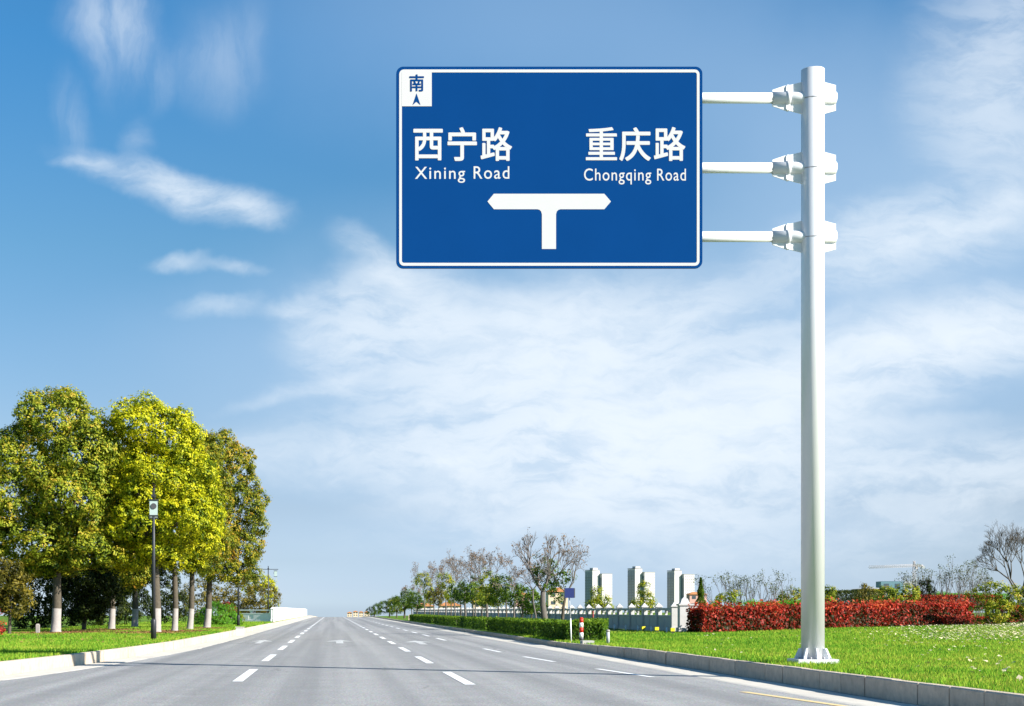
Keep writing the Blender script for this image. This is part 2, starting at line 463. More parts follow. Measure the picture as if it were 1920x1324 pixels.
KW, GW = 0.16, 0.85
sheet('road', [lambda y, k=k: (xl(y) + (XR - xl(y)) * k, drop(y)) for k in np.linspace(0, 1, 9)], [M['asphalt']])
offs = [0, .4, 1, 2, 3.5, 5, 7, 9.5, 13, 18, 26, 40, 70, 140, 320, 800, 2600]
ln = lambda x, y: 0.03 * math.sin(x * 1.3 + 1) * math.sin(y * 0.9) * sstep(0.5, 2, abs(x))
sheet('grass_verge', [lambda y, k=k: (xl(y) - KW - k, gz(xl(y) - KW - k, y) + (ln(k, y) if k else 0) - 0.01) for k in reversed(offs)], [M['turf']])
sheet('lawn', [lambda y, k=k: (XR + KW + k, gz(XR + KW + k, y) + (ln(k, y) if k else 0) - 0.01) for k in offs], [M['turf']])


def slabs(name, x0, x1, z0, z1, mat, length, y0, y1, gap=0.012):
    """a row of stones between x0(y) and x1(y): real blocks with open joints"""
    b = MB(); y = y0
    while y < y1:
        L = length if y < 90 else length * 3
        ya, yb = y + gap / 2, y + L - gap / 2
        n = len(b.v); jit = random.uniform(-.012, .012)
        for yy in (ya, yb):
            xa, xb = x0(yy), x1(yy)
            for xx, zz in ((xa, z0(yy)), (xb, z0(yy)), (xb, z1(yy) - .015), (xb + (xa - xb) * .12, z1(yy) + jit * .3), (xa + (xb - xa) * .12, z1(yy) + jit * .3), (xa, z1(yy) - .015)):
                b.v.append((xx + jit, yy, zz + drop(yy)))
        b.face([n + i for i in (5, 4, 3, 2, 1, 0)]); b.face([n + 6 + i for i in range(6)])
        for i in range(6):
            j = (i + 1) % 6; b.face([n + i, n + j, n + 6 + j, n + 6 + i])
        y += L
    o = b.build(name, mat); o['kind'] = 'structure'
    return o


slabs('kerb', lambda y: xl(y) - KW, lambda y: xl(y), lambda y: -.05, lambda y: kerb_l(y), M['kerb'], 0.99, -12, 230 * KY)
slabs('kerb', lambda y: XR, lambda y: XR + KW, lambda y: -.05, lambda y: kerb_r(y), M['kerb'], 0.99, -12, 230 * KY)
slabs('gutter', lambda y: xl(y), lambda y: xl(y) + GW * .8, lambda y: -.03, lambda y: .008, M['gutter'], 0.99, -12, 230 * KY, .006)
slabs('gutter', lambda y: XR - GW, lambda y: XR, lambda y: -.03, lambda y: .008, M['gutter'], 0.99, -12, 230 * KY, .006)


# road markings ---------------------------------------------------
def marking(name, strips, mat):
    b = MB()
    for pts in strips:
        n = len(b.v)
        for x, y in pts: b.v.append((x, y, drop(y) + 0.005))
        b.face([n + i for i in range(len(pts))])
    o = b.build(name, mat); o['kind'] = 'structure'


def dashes(xf, w_, first, dash, period, end):
    out = []; first, dash, period, end = first * KY, dash * KY, period * KY, end * KY; y = first
    while y < end:
        out.append([(xf(y) - w_ / 2, y), (xf(y) + w_ / 2, y), (xf(y + dash) + w_ / 2, y + dash), (xf(y + dash) - w_ / 2, y + dash)]); y += period
    return out


XA = lambda y: -1.56 + .1 * min(1, y / 120 / KY)
XB = lambda y: 2.17 - .12 * min(1, y / 120 / KY)
marking('lane_marking', dashes(XA, .17, 13.05, 2.75, 5.25, 170), M['line'])
marking('lane_marking', dashes(XB, .17, 12.5, 2.6, 5.05, 170), M['line'])
marking('lane_marking', dashes(lambda y: interp(YE, y), .13, 9.3, 2.1, 4.6, 10), M['yellow'])
marking('lane_marking', dashes(lambda y: interp(YE, y), .12, 13.9, 2.0, 4.2, 26), M['line'])
marking('lane_marking', dashes(lambda y: interp(YE, y), .14, 31.0, 2.6, 5.0, 150), M['line'])


def arrow(x, y, s=1.0):
    y *= KY
    return [[(x - .13 * s, y), (x + .13 * s, y), (x + .13 * s, y + 3.6), (x - .13 * s, y + 3.6)],
            [(x - .5 * s, y + 3.6), (x + .5 * s, y + 3.6), (x, y + 6.6)]]


marking('arrow_marking', arrow(0.27, 28.2), M['worn'])
marking('arrow_marking', arrow(-2.65, 28.2, .8), M['worn'])
marking('arrow_marking', arrow(3.15, 27.4), M['worn'])


# ------------------------------------------------------------------ grass blades and litter (nobody could count these)
def scatter(n, area, keep):
    x0, x1, y0, y1 = area
    p = np.column_stack([rng.uniform(x0, x1, n), rng.uniform(y0, y1, n)])
    k = np.array([keep(a, b) for a, b in p]); p = p[k]
    z = np.array([gz(a, b) for a, b in p])
    return np.column_stack([p, z])


def blade_mesh(name, pts, h, wd):
    n = len(pts)
    th = rng.uniform(0, 2 * np.pi, n); lean = rng.normal(0, .45, (n, 2))
    yo = pts[:, 1] / KY
    hh = h * rng.uniform(.5, 1.25, n) * (1 + .02 * np.maximum(0, yo - 10))
    ww = wd * rng.uniform(.6, 1.3, n) * (1 + .05 * np.maximum(0, yo - 10))
    dx = np.column_stack([np.cos(th), np.sin(th), np.zeros(n)]) * ww[:, None] * .5
    top = pts + np.column_stack([lean * hh[:, None], hh])
    base = pts - np.array([0, 0, .012])
    return quads_mesh(name, np.stack([base - dx, base + dx, top], 1), 3)


def onscreen(x, y, m=40): return y > 3 and -m < VX + x / y * FPX < 1920 + m
ga = scatter(520000, (XR + KW + .01, 27, 7.5 * KY, 34 * KY), lambda x, y: onscreen(x, y) and rng.random() < min(1, (12 * KY / y) ** 1.5))
struct('lawn_grass', blade_mesh('lawn_grass', ga, .05, .016), [M['blades']], 'stuff')
def bare(x, y):
    for px, d in ((105, 32.5), (291, 32.6), (340, 35), (387, 40.5), (209, 37), (160, 33.5)):
        if ((x - X(px, d)) / 1.7) ** 2 + ((y / KY - d + .5) / 1.7) ** 2 < rng.random(): return True
    return False
ga = scatter(420000, (-14, -4.3, 12 * KY, 62 * KY), lambda x, y: not bare(x, y) and x < xl(y) - KW - .01 and onscreen(x, y) and rng.random() < min(1, (16 * KY / y) ** 1.6))
struct('verge_grass', blade_mesh('verge_grass', ga, .05, .017), [M['blades']], 'stuff')


def litter(name, pts, size, mat):
    N_ = unit(np.column_stack([rng.normal(0, .35, (len(pts), 2)), np.ones(len(pts))]))
    q = leaf_quads(pts + np.array([0, 0, .035]), N_, size * rng.uniform(.6, 1.4, len(pts)), .6)
    struct(name, quads_mesh(name, q), [mat], 'stuff')


def near_litter(x, y):
    px = VX + x / y * FPX; y /= KY
    d = sstep(1600, 1850, px) * (0.05 + 0.9 * sstep(20, 25, y) * (1 - sstep(32, 37, y))) + .012
    return px > 1300 and rng.random() < d
litter('fallen_leaves', scatter(52000, (8, 36, 8 * KY, 38 * KY), near_litter), .10, M['litter'])


# ------------------------------------------------------------------ the direction sign
DP, DS = 13.6, 13.6 - .26 / KY                     # depth of the pole's axis and of the panel's face
base = gp(1524, DP)
sign = thing('direction_sign', 'large blue T-junction direction sign on a tall white cantilever pole standing on the lawn', 'road sign', base)
rel = lambda px, py, d: (X(px, d) - base[0], Z(py, d) - base[2])
kp, ks = DP / F0, DS / F0
H = rel(1524, 131, DP)[1]
b = MB(); r0 = 21.3 * kp
n_ = 40
b.tube([(0, 0, .04), (0, 0, H - .004), (0, 0, H)], [r0, r0, r0 - .004], n_)
pole = b.build('pole', M['pole'], sign)
b = MB(); b.box((0, 0, .035), (75 * kp, 75 * kp, .07)); b.build('base_plate', M['pole'], pole)
for k in range(8):
    a = math.pi / 4 * k; b = MB()
    ca, sa = math.cos(a), math.sin(a); t_ = .012
    prof = [(r0 - .01, .07), (r0 + .11, .07), (r0 + .11, .105), (r0 + .045, .25), (r0 - .01, .25)]
    i0 = len(b.v)
    for sgn in (-1, 1):
        for rr, zz in prof: b.v.append((rr * ca - sgn * t_ * sa, rr * sa + sgn * t_ * ca, zz))
    b.face([4, 3, 2, 1, 0]); b.face([5, 6, 7, 8, 9])
    for i in range(5): b.face([i, (i + 1) % 5, 5 + (i + 1) % 5, 5 + i])
    b.build('gusset', M['bracket'], pole)
for k in range(8):
    a = math.pi / 4 * k + math.pi / 8; b = MB()
    rr = .285
    b.tube([(rr * math.cos(a), rr * math.sin(a), .065), (rr * math.cos(a), rr * math.sin(a), .105)], [.017, .017], 6)
    b.build('bolt', M['seam'], pole)
arm_r = 10 * kp
for py in (184, 315, 444):
    z = rel(1524, py, DP)[1]
    b = MB()
    b.tube([(rel(1140, py, DP)[0], 0, z), (rel(1449, py, DP)[0], 0, z)], [arm_r * .98] * 2, 20)
    arm = b.build('arm', M['bracket'], sign)
    b = MB()
    b.tube([(rel(1448, py, DP)[0], 0, z), (rel(1567, py, DP)[0], 0, z)], [arm_r * 1.12] * 2, 20)
    b.build('sleeve', M['bracket'], arm)
    b = MB()
    xs = lambda p: rel(p, py, DP)[0]
    b.prism([(xs(p), z + q * kp) for p, q in ((1448, 15), (1471, 23), (1480, 24), (1504, 30), (1504, -30), (1480, -24), (1471, -23), (1448, -15))], -.012, .012)
    b.build('flange_plate', M['bracket'], arm)
    b = MB()
    b.prism([(xs(p), z + q * kp) for p, q in ((1544, 30), (1567, 24), (1567, -24), (1544, -30))], -.012, .012)
    b.build('flange_plate', M['bracket'], arm)
    b = MB()
    b.prism([(xs(p), z + q * kp) for p, q in ((1473, 20), (1475, 24), (1479, 24), (1481, 20), (1481, -20), (1479, -24), (1475, -24), (1473, -20))], -.035, .035)
    b.tube([(xs(1473.5), 0, z), (xs(1480.5), 0, z)], [arm_r * 1.3] * 2, 24)
    b.build('clamp_ring', M['bracket'], arm)
    zc = z - 3 * kp
    b = MB(); b.tube([(0, 0, zc - .007), (0, 0, zc + .007)], [r0 + .003] * 2, n_); b.build('seam_band', M['seam'], pole)

# the panel: front face at y = DS
fy = -.26


def rrect(x0, y0, x1, y1, r, seg=7):
    """rounded rectangle outline in photo pixels -> panel (x, z)"""
    out = []
    for cx, cy, a0 in ((x1 - r, y0 + r, 0), (x0 + r, y0 + r, 90), (x0 + r, y1 - r, 180), (x1 - r, y1 - r, 270)):
        for i in range(seg + 1):
            a = R(a0 + 90 * i / seg)
            out.append(rel(cx + r * math.cos(a), cy - r * math.sin(a), DS))
    return out


b = MB(); b.prism(rrect(743, 125, 1317, 503, 13), fy, fy + .045)
panel = b.build('sign_panel', M['blue'], sign)
outer, inner = rrect(748.5, 130.5, 1311.5, 498.5, 9), rrect(753.5, 136, 1306.5, 493, 4)
b = MB(); n0 = len(outer)
for x, z in outer: b.v.append((x, fy - .004, z))
for x, z in inner: b.v.append((x, fy - .004, z))
for i in range(n0):
    j = (i + 1) % n0; b.face([i, n0 + i, n0 + j, j])
b.build('border_line', M['white'], panel)
b = MB(); b.prism([rel(p, q, DS) for p, q in ((753.0, 135.5), (809.5, 135.5), (809.5, 199.5), (753.0, 199.5))], fy - .0055, fy - .001)
b.build('compass_tab', M['white'], panel)
b = MB()
arw = [(781, 175.5), (788.5, 197.5), (781, 191), (773.5, 197.5)]
n1_ = len(arw)
for p, q in arw:
    x, z = rel(p, q, DS); b.v.append((x, fy - .009, z))
b.face([0, 3, 2, 1]) if False else b.face([0, 1, 2]); b.face([0, 2, 3])
b.build('north_arrow', M['blue'], panel)
b = MB()
tj = [(914, 378), (926, 363.5), (1133, 363.5), (1145.5, 378), (1133, 392.5), (1051, 392.5)]
tj += [(1051 - 8 * math.sin(R(a)), 400.5 - 8 * math.cos(R(a))) for a in (30, 60)] + [(1042.5, 402), (1042.5, 467), (1016, 467), (1016, 402)]
tj += [(1007.5 + 8 * math.sin(R(a)), 400.5 - 8 * math.cos(R(a))) for a in (60, 30)] + [(1007.5, 392.5), (926, 392.5)]
b.prism([rel(p, q, DS) for p, q in tj], fy - .004, fy - .001)
b.build('junction_arrow', M['white'], panel)


def lettering(text, x0, y0, x1, y1, bold, mat, depth, spacing=1.0, name='lettering', bold_px=0.0):
    """writing cut to the photo's box x0..x1, y0..y1 on the panel"""
    cu = bpy.data.curves.new('txt', 'FONT'); cu.body = text; cu.size = 1.0; cu.offset = bold; cu.space_character = spacing
    cu.resolution_u = 6; cu.fill_mode = 'BOTH'; cu.extrude = 0.004
    o = bpy.data.objects.new('txt', cu); COL.objects.link(o)
    bpy.context.view_layer.update()
    me = bpy.data.meshes.new_from_object(o.evaluated_get(bpy.context.evaluated_depsgraph_get()))
    bpy.data.objects.remove(o); bpy.data.curves.remove(cu)
    co = np.zeros(len(me.vertices) * 3, dtype=np.float32); me.vertices.foreach_get('co', co); co = co.reshape(-1, 3)
    mn, mx = co.min(0), co.max(0)
    ax, az = rel(x0, y1, DS); bx, bz = rel(x1, y0, DS)
    out = np.empty_like(co)
    out[:, 0] = ax + (co[:, 0] - mn[0]) / (mx[0] - mn[0]) * (bx - ax)
    out[:, 2] = az + (co[:, 1] - mn[1]) / (mx[1] - mn[1]) * (bz - az)
    out[:, 1] = fy - depth - (co[:, 2] - mn[2]) / max(1e-9, mx[2] - mn[2]) * .002
    polys = [list(p.vertices) for p in me.polygons]; bpy.data.meshes.remove(me)
    if not bold_px: v, f = out.tolist(), polys
    else:                                   # heavier strokes: the cut-out laid five times, each a hair prouder and a little to one side
        v, f = [], []; q = bold_px * ks
        for i, (dx, dz) in enumerate(((-q, 0), (q, 0), (0, -q), (0, q), (q * .7, q * .7), (-q * .7, q * .7), (q * .7, -q * .7), (-q * .7, -q * .7))):
            n = len(v); v += (out + np.array([dx, -.0004 * i, dz])).tolist(); f += [[n + j for j in p] for p in polys]
    me = bpy.data.meshes.new(name); me.from_pydata(v, [], f); me.update()
    return link(name, me, panel, [mat])


lettering('\u897f', 776, 243, 829, 300, 0.0, M['white'], .001, bold_px=1.25)
lettering('\u5b81', 840, 240, 893, 301, 0.0, M['white'], .001, bold_px=1.25)
lettering('\u8def', 902, 240, 959, 301, 0.0, M['white'], .001, bold_px=1.25)
lettering('\u91cd', 1099, 239.5, 1156, 300, 0.0, M['white'], .001, bold_px=0.9)
lettering('\u5e86', 1162, 240, 1219, 301, 0.0, M['white'], .001, bold_px=1.25)
lettering('\u8def', 1227, 239.5, 1284, 301, 0.0, M['white'], .001, bold_px=1.25)
lettering('Xining', 778, 313, 872, 343, .004, M['white'], .001, 1.15)
lettering('Road', 888, 312, 955, 335.5, .004, M['white'], .001, 1.15)
lettering('Chongqing', 1095, 316, 1221, 346, .004, M['white'], .001, 1.12)
lettering('Road', 1232, 316.5, 1286, 339, .004, M['white'], .001, 1.12)
lettering('\u5357', 768, 140.5, 794.5, 171.5, 0.0, M['blue'], .0065, bold_px=.55)
# horizontal stiffeners on the back
for py in (184, 315, 444):
    x0, z0 = rel(760, py, DS); x1, _ = rel(1300, py, DS)
    b = MB(); b.box(((x0 + x1) / 2, fy + .075, z0), (x1 - x0, .058, .1)); b.build('stiffener', M['back'], panel)


# ------------------------------------------------------------------ foliage
def lobe_leaves(lobes, per_m2, leaves, size, clump_r, gap=0.0, seed=0, asp=.5):
    """leaf clumps over the skins of overlapping lobes; returns quads and tints"""
    Q, T = [], []
    L = np.array(lobes, dtype=float)
    for i, (cx, cy, cz, rx, ry, rz) in enumerate(L):
        area = 4 * np.pi * ((rx * ry) ** 1.6 / 3 + (rx * rz) ** 1.6 / 3 + (ry * rz) ** 1.6 / 3) ** (1 / 1.6)
        n = max(6, int(area * per_m2))
        d = unit(rng.normal(size=(n, 3)))
        rad = rng.uniform(.70, 1.04, n) ** .7
        rad *= 1 + .10 * np.sin(d[:, 0] * 7 + i * 2) * np.sin(d[:, 2] * 6 + i) + .08 * np.sin(d[:, 1] * 11 + i * 3)
        C0 = np.array([cx, cy, cz]) + d * np.array([rx, ry, rz]) * rad[:, None]
        inside = np.zeros(n, bool)
        for j, (ax, ay, az, qx, qy, qz) in enumerate(L):
            if j != i:
                e = (C0 - np.array([ax, ay, az])) / np.array([qx, qy, qz]); inside |= (e ** 2).sum(1) < .55
        keep = ~inside
        if gap: keep &= (np.sin(C0[:, 0] * 2.3 + i) + np.sin(C0[:, 2] * 2.9 + 1 + i) + np.sin(C0[:, 1] * 2.6)) > -2.2 + gap * 2.2
        C0, d = C0[keep], d[keep]; n = len(C0)
        if n == 0: continue
        nrm = unit(d / np.array([rx, ry, rz]) + np.array([0, 0, .45]) / max(rx, .3))
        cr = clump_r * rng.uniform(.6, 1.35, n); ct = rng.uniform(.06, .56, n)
        o = rng.normal(size=(n, leaves, 3)); o = unit(o) * rng.uniform(.15, 1, (n, leaves, 1)) ** .5
        out = (o * nrm[:, None, :]).sum(2)
        o = o - nrm[:, None, :] * np.minimum(out, 0)[..., None] * .75
        P_ = C0[:, None, :] + o * cr[:, None, None]
        Nn = unit(nrm[:, None, :] * .8 + o * .9 + rng.normal(size=(n, leaves, 3)) * .38)
        ti = ct[:, None] + .40 * np.clip(out, -.3, 1) + rng.normal(0, .07, (n, leaves))  # inner leaves darker: clump shade painted in along with the fresh tips
        sz = size * rng.uniform(.65, 1.35, n * leaves)
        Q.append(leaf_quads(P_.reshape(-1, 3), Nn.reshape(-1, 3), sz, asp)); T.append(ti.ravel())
    return np.concatenate(Q), np.concatenate(T)


def lumpy(lobes):
    """boughs: smaller lobes sitting on the skin of each big one"""
    out = []
    for cx, cy, cz, rx, ry, rz in lobes:
        out.append((cx, cy, cz, rx * .84, ry * .84, rz * .84))
        n = 10; o = random.uniform(0, 6)
        for i in range(n):
            z = 1 - 1.7 * (i + .5) / n; r = math.sqrt(max(0, 1 - z * z)); a = o + i * 2.4
            q = random.uniform(.30, .46); f = random.uniform(.68, .84)
            out.append((cx + rx * f * r * math.cos(a), cy + ry * f * r * math.sin(a), cz + rz * f * z, rx * q, ry * q, rz * q * .85))
    return out


def crown_mesh(name, *a, **k):
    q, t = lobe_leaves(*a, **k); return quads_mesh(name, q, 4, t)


def limb(b, p0, p1, r_0, r_1, bend=.12, n=6, mis=None, seg=5):
    p0, p1 = Vector(p0), Vector(p1); L = (p1 - p0).length
    off = Vector((random.uniform(-1, 1), random.uniform(-1, 1), random.uniform(-.3, .6))) * bend * L
    path = [p0.lerp(p1, t) + off * math.sin(math.pi * t) for t in np.linspace(0, 1, seg)]
    b.tube(path, list(np.linspace(r_0, r_1, seg)), n, mis=mis)


def broad_tree(label, px, d, lobes_px, r, leafmat, group, wash=True, per_m2=13, leaves=24, size=.115, clump=.22, gap=.2, cat='tree', name='broadleaf_tree', depth=1.0, lean=0.0):
    """lobes_px: (px, py, half width px, half height px, depth offset m) seen at depth d"""
    bx, by, bz = gp(px, d)
    t = thing(name, label, cat, (bx, by, bz), 0, group)
    k = d / F0
    lobes = []
    for lx, ly, hw, hh, dd in lobes_px:
        kk = (d + dd) / F0
        lobes.append((X(lx, d + dd) - bx, dd, Z(ly, d + dd) - bz, hw * kk, hw * kk * depth, hh * kk))
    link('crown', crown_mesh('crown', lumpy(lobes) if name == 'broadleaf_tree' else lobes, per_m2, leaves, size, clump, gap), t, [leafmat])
    zc = np.mean([l[2] for l in lobes]); zb = min(l[2] - l[5] for l in lobes)
    b = MB()
    zs = [-.15, 0, .12, .5, 1.0, 1.02, max(1.4, zb), max(zb + .3, (zb + zc) / 2)]
    rs = [r * 1.5, r * 1.35, r * 1.15, r * 1.02, r * .98, r * .97, r * .85, r * .6]
    w0 = random.uniform(-.1, .1)
    path = [(lean * z * .25 + .05 * math.sin(z * 1.1 + w0 * 9), .04 * math.sin(z * .9 + 1), z) for z in zs]
    b.tube(path, rs, 10, mis=[1, 1, 1, 1, 0, 0, 0] if wash else [0] * 7)
    top = path[-1]
    for l in lobes:
        limb(b, (top[0], top[1], top[2] - .25), (l[0] * .95, l[1] * .9, l[2]), r * .5, r * .12, .1)
    b.build('trunk', [M['bark'], M['wash']], t)
    return t


G1 = 'whitewashed roadside trees'
broad_tree('tall olive-green tree with orange tips and thick whitewashed trunk, leftmost of the big trees', 105, 32.5,
           [(105, 790, 78, 66, 0), (60, 860, 92, 72, .4), (150, 850, 72, 70, -.3), (15, 930, 80, 80, 0), (120, 925, 78, 62, -.6), (170, 960, 62, 70, .2), (60, 1010, 85, 58, .3), (165, 1030, 62, 48, -.2), (195, 880, 44, 70, .3), (100, 1055, 60, 30, .5), (20, 870, 70, 60, .2), (-40, 980, 80, 90, .5)],
           .19, M['L_olive'], G1, per_m2=14, gap=.12)
broad_tree('bright yellow-green tree with whitewashed trunk directly behind the nearest street lamp', 291, 32.6,
           [(265, 800, 72, 58, 0), (320, 820, 60, 55, .2), (235, 850, 50, 60, .3), (345, 895, 58, 62, -.2), (280, 900, 70, 60, -.4), (260, 985, 62, 50, -.3), (345, 975, 66, 55, -.5), (300, 1030, 52, 34, 0), (385, 960, 34, 60, 0), (240, 1045, 46, 30, .4), (215, 960, 40, 60, .5)],
           .19, M['L_yellow'], G1, per_m2=15, gap=.05)
broad_tree('yellow-tipped tree whose slim whitewashed trunk stands just right of the nearest street lamp', 327, 34.5,
           [(330, 930, 60, 60, .4), (315, 1000, 56, 48, .6), (370, 1010, 48, 46, .2), (345, 1050, 40, 24, 0)],
           .13, M['L_yellow'], G1, gap=.2)
broad_tree('bronze-green tree with slim whitewashed trunk between two others right of the nearest lamp', 355, 37.5,
           [(370, 860, 56, 50, .5), (385, 930, 52, 56, .5), (390, 1010, 46, 48, .3), (380, 1055, 40, 26, 0)],
           .14, M['L_brown'], G1, gap=.2, lean=.2)
broad_tree('bronze tree with whitewashed trunk at the right end of the tall group, beside dome shrub', 387, 41,
           [(410, 850, 42, 42, 0), (440, 885, 40, 58, .3), (458, 960, 42, 66, 0), (420, 960, 52, 70, .4), (450, 1030, 44, 44, .2), (415, 1060, 40, 40, -.3), (452, 1072, 36, 30, .4)],
           .17, M['L_brown'], G1, gap=.2, lean=.25)
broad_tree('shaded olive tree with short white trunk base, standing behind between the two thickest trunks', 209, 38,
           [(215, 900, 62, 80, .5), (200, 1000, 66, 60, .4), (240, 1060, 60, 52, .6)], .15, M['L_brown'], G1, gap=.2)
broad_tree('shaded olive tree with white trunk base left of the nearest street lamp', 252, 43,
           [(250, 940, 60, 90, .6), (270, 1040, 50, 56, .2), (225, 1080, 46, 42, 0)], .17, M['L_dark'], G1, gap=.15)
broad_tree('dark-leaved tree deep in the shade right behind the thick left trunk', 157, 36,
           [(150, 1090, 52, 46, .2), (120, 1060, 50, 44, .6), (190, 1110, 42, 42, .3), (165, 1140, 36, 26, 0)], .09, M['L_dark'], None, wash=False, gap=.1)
broad_tree('small yellow-leaved tree at the left edge of the view', 16, 30,
           [(10, 1085, 40, 36, 0), (25, 1125, 32, 34, -.2), (-15, 1110, 40, 44, .2)], .06, M['L_ochre'], None, wash=False, gap=.25, size=.12, clump=.26)


def shrub(name, label, px, d, lobes_px, leafmat, group=None, cat='shrub', per_m2=10, leaves=30, size=.10, clump=.2, gap=0.0, stems=True, depth=.9):
    bx, by, bz = gp(px, d)
    t = thing(name, label, cat, (bx, by, bz), 0, group)
    lobes = []
    for lx, ly, hw, hh in lobes_px:
        k = d / F0
        lobes.append((X(lx, d) - bx, random.uniform(-.15, .15), Z(ly, d) - bz, hw * k, hw * k * depth, hh * k))
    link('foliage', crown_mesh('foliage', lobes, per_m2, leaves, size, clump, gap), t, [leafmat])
    if stems:
        b = MB()
        for l in lobes: limb(b, (random.uniform(-.08, .08), random.uniform(-.05, .05), -.1), (l[0], l[1], l[2]), .035, .012, .1, 5)
        b.build('stem', [M['bark']], t)
    return t


G2 = 'dark shrubs under the big trees'
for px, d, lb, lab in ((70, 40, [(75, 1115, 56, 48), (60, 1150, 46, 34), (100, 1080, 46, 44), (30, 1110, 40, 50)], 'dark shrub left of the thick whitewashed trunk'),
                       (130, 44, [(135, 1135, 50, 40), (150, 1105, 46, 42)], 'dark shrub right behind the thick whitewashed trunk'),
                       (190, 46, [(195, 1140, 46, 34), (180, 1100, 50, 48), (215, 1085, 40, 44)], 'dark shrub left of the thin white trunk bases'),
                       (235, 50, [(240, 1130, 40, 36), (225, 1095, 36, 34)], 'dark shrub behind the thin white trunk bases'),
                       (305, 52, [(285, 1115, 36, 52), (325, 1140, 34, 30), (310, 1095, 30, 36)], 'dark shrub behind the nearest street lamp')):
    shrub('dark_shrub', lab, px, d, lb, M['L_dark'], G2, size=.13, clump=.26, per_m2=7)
shrub('red_shrub', 'low red-leaved shrub cut by the left edge of the view', -2, 29, [(-6, 1165, 12, 26), (-2, 1180, 8, 12)], M['L_red'])
shrub('tree_in_leaf', 'ochre bushy tree nearest the green dome shrub, in front of the white balustrade', 484, 72,
      [(450, 1120, 36, 24), (490, 1122, 34, 28), (425, 1125, 26, 20), (470, 1140, 34, 14), (405, 1118, 24, 22)], M['L_ochre'], cat='tree', size=.14, clump=.3, per_m2=5, leaves=34)
shrub('tree_in_leaf', 'yellow-green tree standing behind the farthest street lamp', 500, 84,
      [(488, 1092, 22, 16), (503, 1105, 18, 22), (508, 1130, 14, 20), (470, 1100, 18, 18)], M['L_yellow'], cat='tree', size=.15, clump=.32, per_m2=4, leaves=34)
shrub('tree_in_leaf', 'ochre tree seen between the whitewashed trunks left of the dome shrub', 372, 70,
      [(370, 1110, 22, 24), (375, 1140, 22, 20), (345, 1125, 24, 28)], M['L_ochre'], cat='tree', size=.14, clump=.3, per_m2=5)
shrub('dome_shrub', 'clipped bright green dome shrub on the left verge', 410, 49, [(408, 1166, 42, 36), (424, 1168, 28, 24)], M['L_bright'], size=.06, clump=.08, per_m2=110, leaves=16, stems=False)
shrub('red_shrub', 'red-leaved shrub just behind the green dome shrub', 428, 54, [(420, 1140, 14, 9), (434, 1146, 10, 9), (425, 1150, 14, 10)], M['L_red'], per_m2=20, size=.08)
shrub('yellow_shrub', 'small yellow-green shrub right of the green dome shrub', 448, 52, [(446, 1158, 8, 12), (452, 1163, 6, 9)], M['L_lime'], per_m2=24, size=.07)

# bare earth and dead leaves around the big trunks: litter only
def under_trees(x, y):
    if x > xl(y) - .9: return False
    for px, d in ((105, 32.5), (291, 32.6), (340, 35), (387, 40.5), (209, 37), (160, 33.5)):
        cx = X(px, d)
        if ((x - cx) / 1.8) ** 2 + ((y / KY - d + .5) / 1.8) ** 2 < rng.random() ** .6: return True
    return rng.random() < .012
litter('dead_leaves', scatter(130000, (-14, -4.8, 22 * KY, 45 * KY), under_trees), .12, M['litter_brown'])


# ------------------------------------------------------------------ street lamps
def lantern(parent, x, y, z, s=1.0):
    b = MB(); b.box((x, y, z), (.245 * s, .245 * s, .44 * s)); ln_ = b.build('lantern', M['lantern'], parent)
    b = MB(); b.box((x, y, z + .245 * s), (.31 * s, .31 * s, .03)); b.build('lantern_cap', M['lamp_steel'], ln_)
    b = MB(); b.box((x, y, z - .245 * s), (.29 * s, .29 * s, .03)); b.build('lantern_base', M['lamp_steel'], ln_)
    b = MB(); b.tube([(x - .133 * s, y, z + .05), (x - .15 * s, y, z + .05)], [.09 * s, .085 * s], 16); b.build('lens', M['dark'], ln_)


lamp = thing('street_lamp', 'nearest dark street lamp with white box lanterns, in front of the yellow-green tree', 'street lamp', gp(288, 24.8), math.atan2(24.8 * KY, -5.54), 'street lamps along the left kerb')
b = MB(); b.tube([(0, 0, .6), (0, 0, 2.4), (0, 0, 4.7)], [.062, .05, .035], 14); lp = b.build('pole', M['lamp_steel'], lamp)
b = MB(); b.tube([(0, 0, -.05), (0, 0, .6), (0, 0, .66)], [.09, .085, .063], 14); b.build('pole_base', M['lamp_steel'], lamp)
b = MB(); b.box((0, 0, 4.42), (1.7, .05, .05)); b.box((0, 0, 4.46), (.14, .14, .1)); b.build('crossarm', M['lamp_steel'], lamp)
for sx in (-1, 1): lantern(lamp, sx * .62, 0, 4.05)
dup(lamp, gp(447, 45.5), R(8), 'middle street lamp with its top hidden in the bronze tree crown, beside the dome shrub')
dup(lamp, gp(503, 68), R(5), 'farthest street lamp, its T-shaped arm clear against the sky', 'street lamps along the left kerb')
t = thing('junction_box', 'small grey concrete box on the kerb below the middle street lamp', 'box', (X(449, 37.5) + .02, 37.5 * KY, .12))
b = MB(); b.box((0, 0, .06), (.36, .34, .38)); b.build('body', M['postgrey'], t)
b = MB(); b.box((0, 0, .265), (.42, .4, .03)); b.build('lid', M['gutter'], t)
t = thing('marker_post', 'short pale stone post among the dark shrubs left of the thick trunk', 'post', gp(71, 31.5))
b = MB(); b.box((0, 0, .17), (.14, .14, .36)); b.build('shaft', M['wash'], t)
b = MB(); b.box((0, 0, .37), (.14, .14, .05), taper=.5); b.build('tip', M['wash'], t)


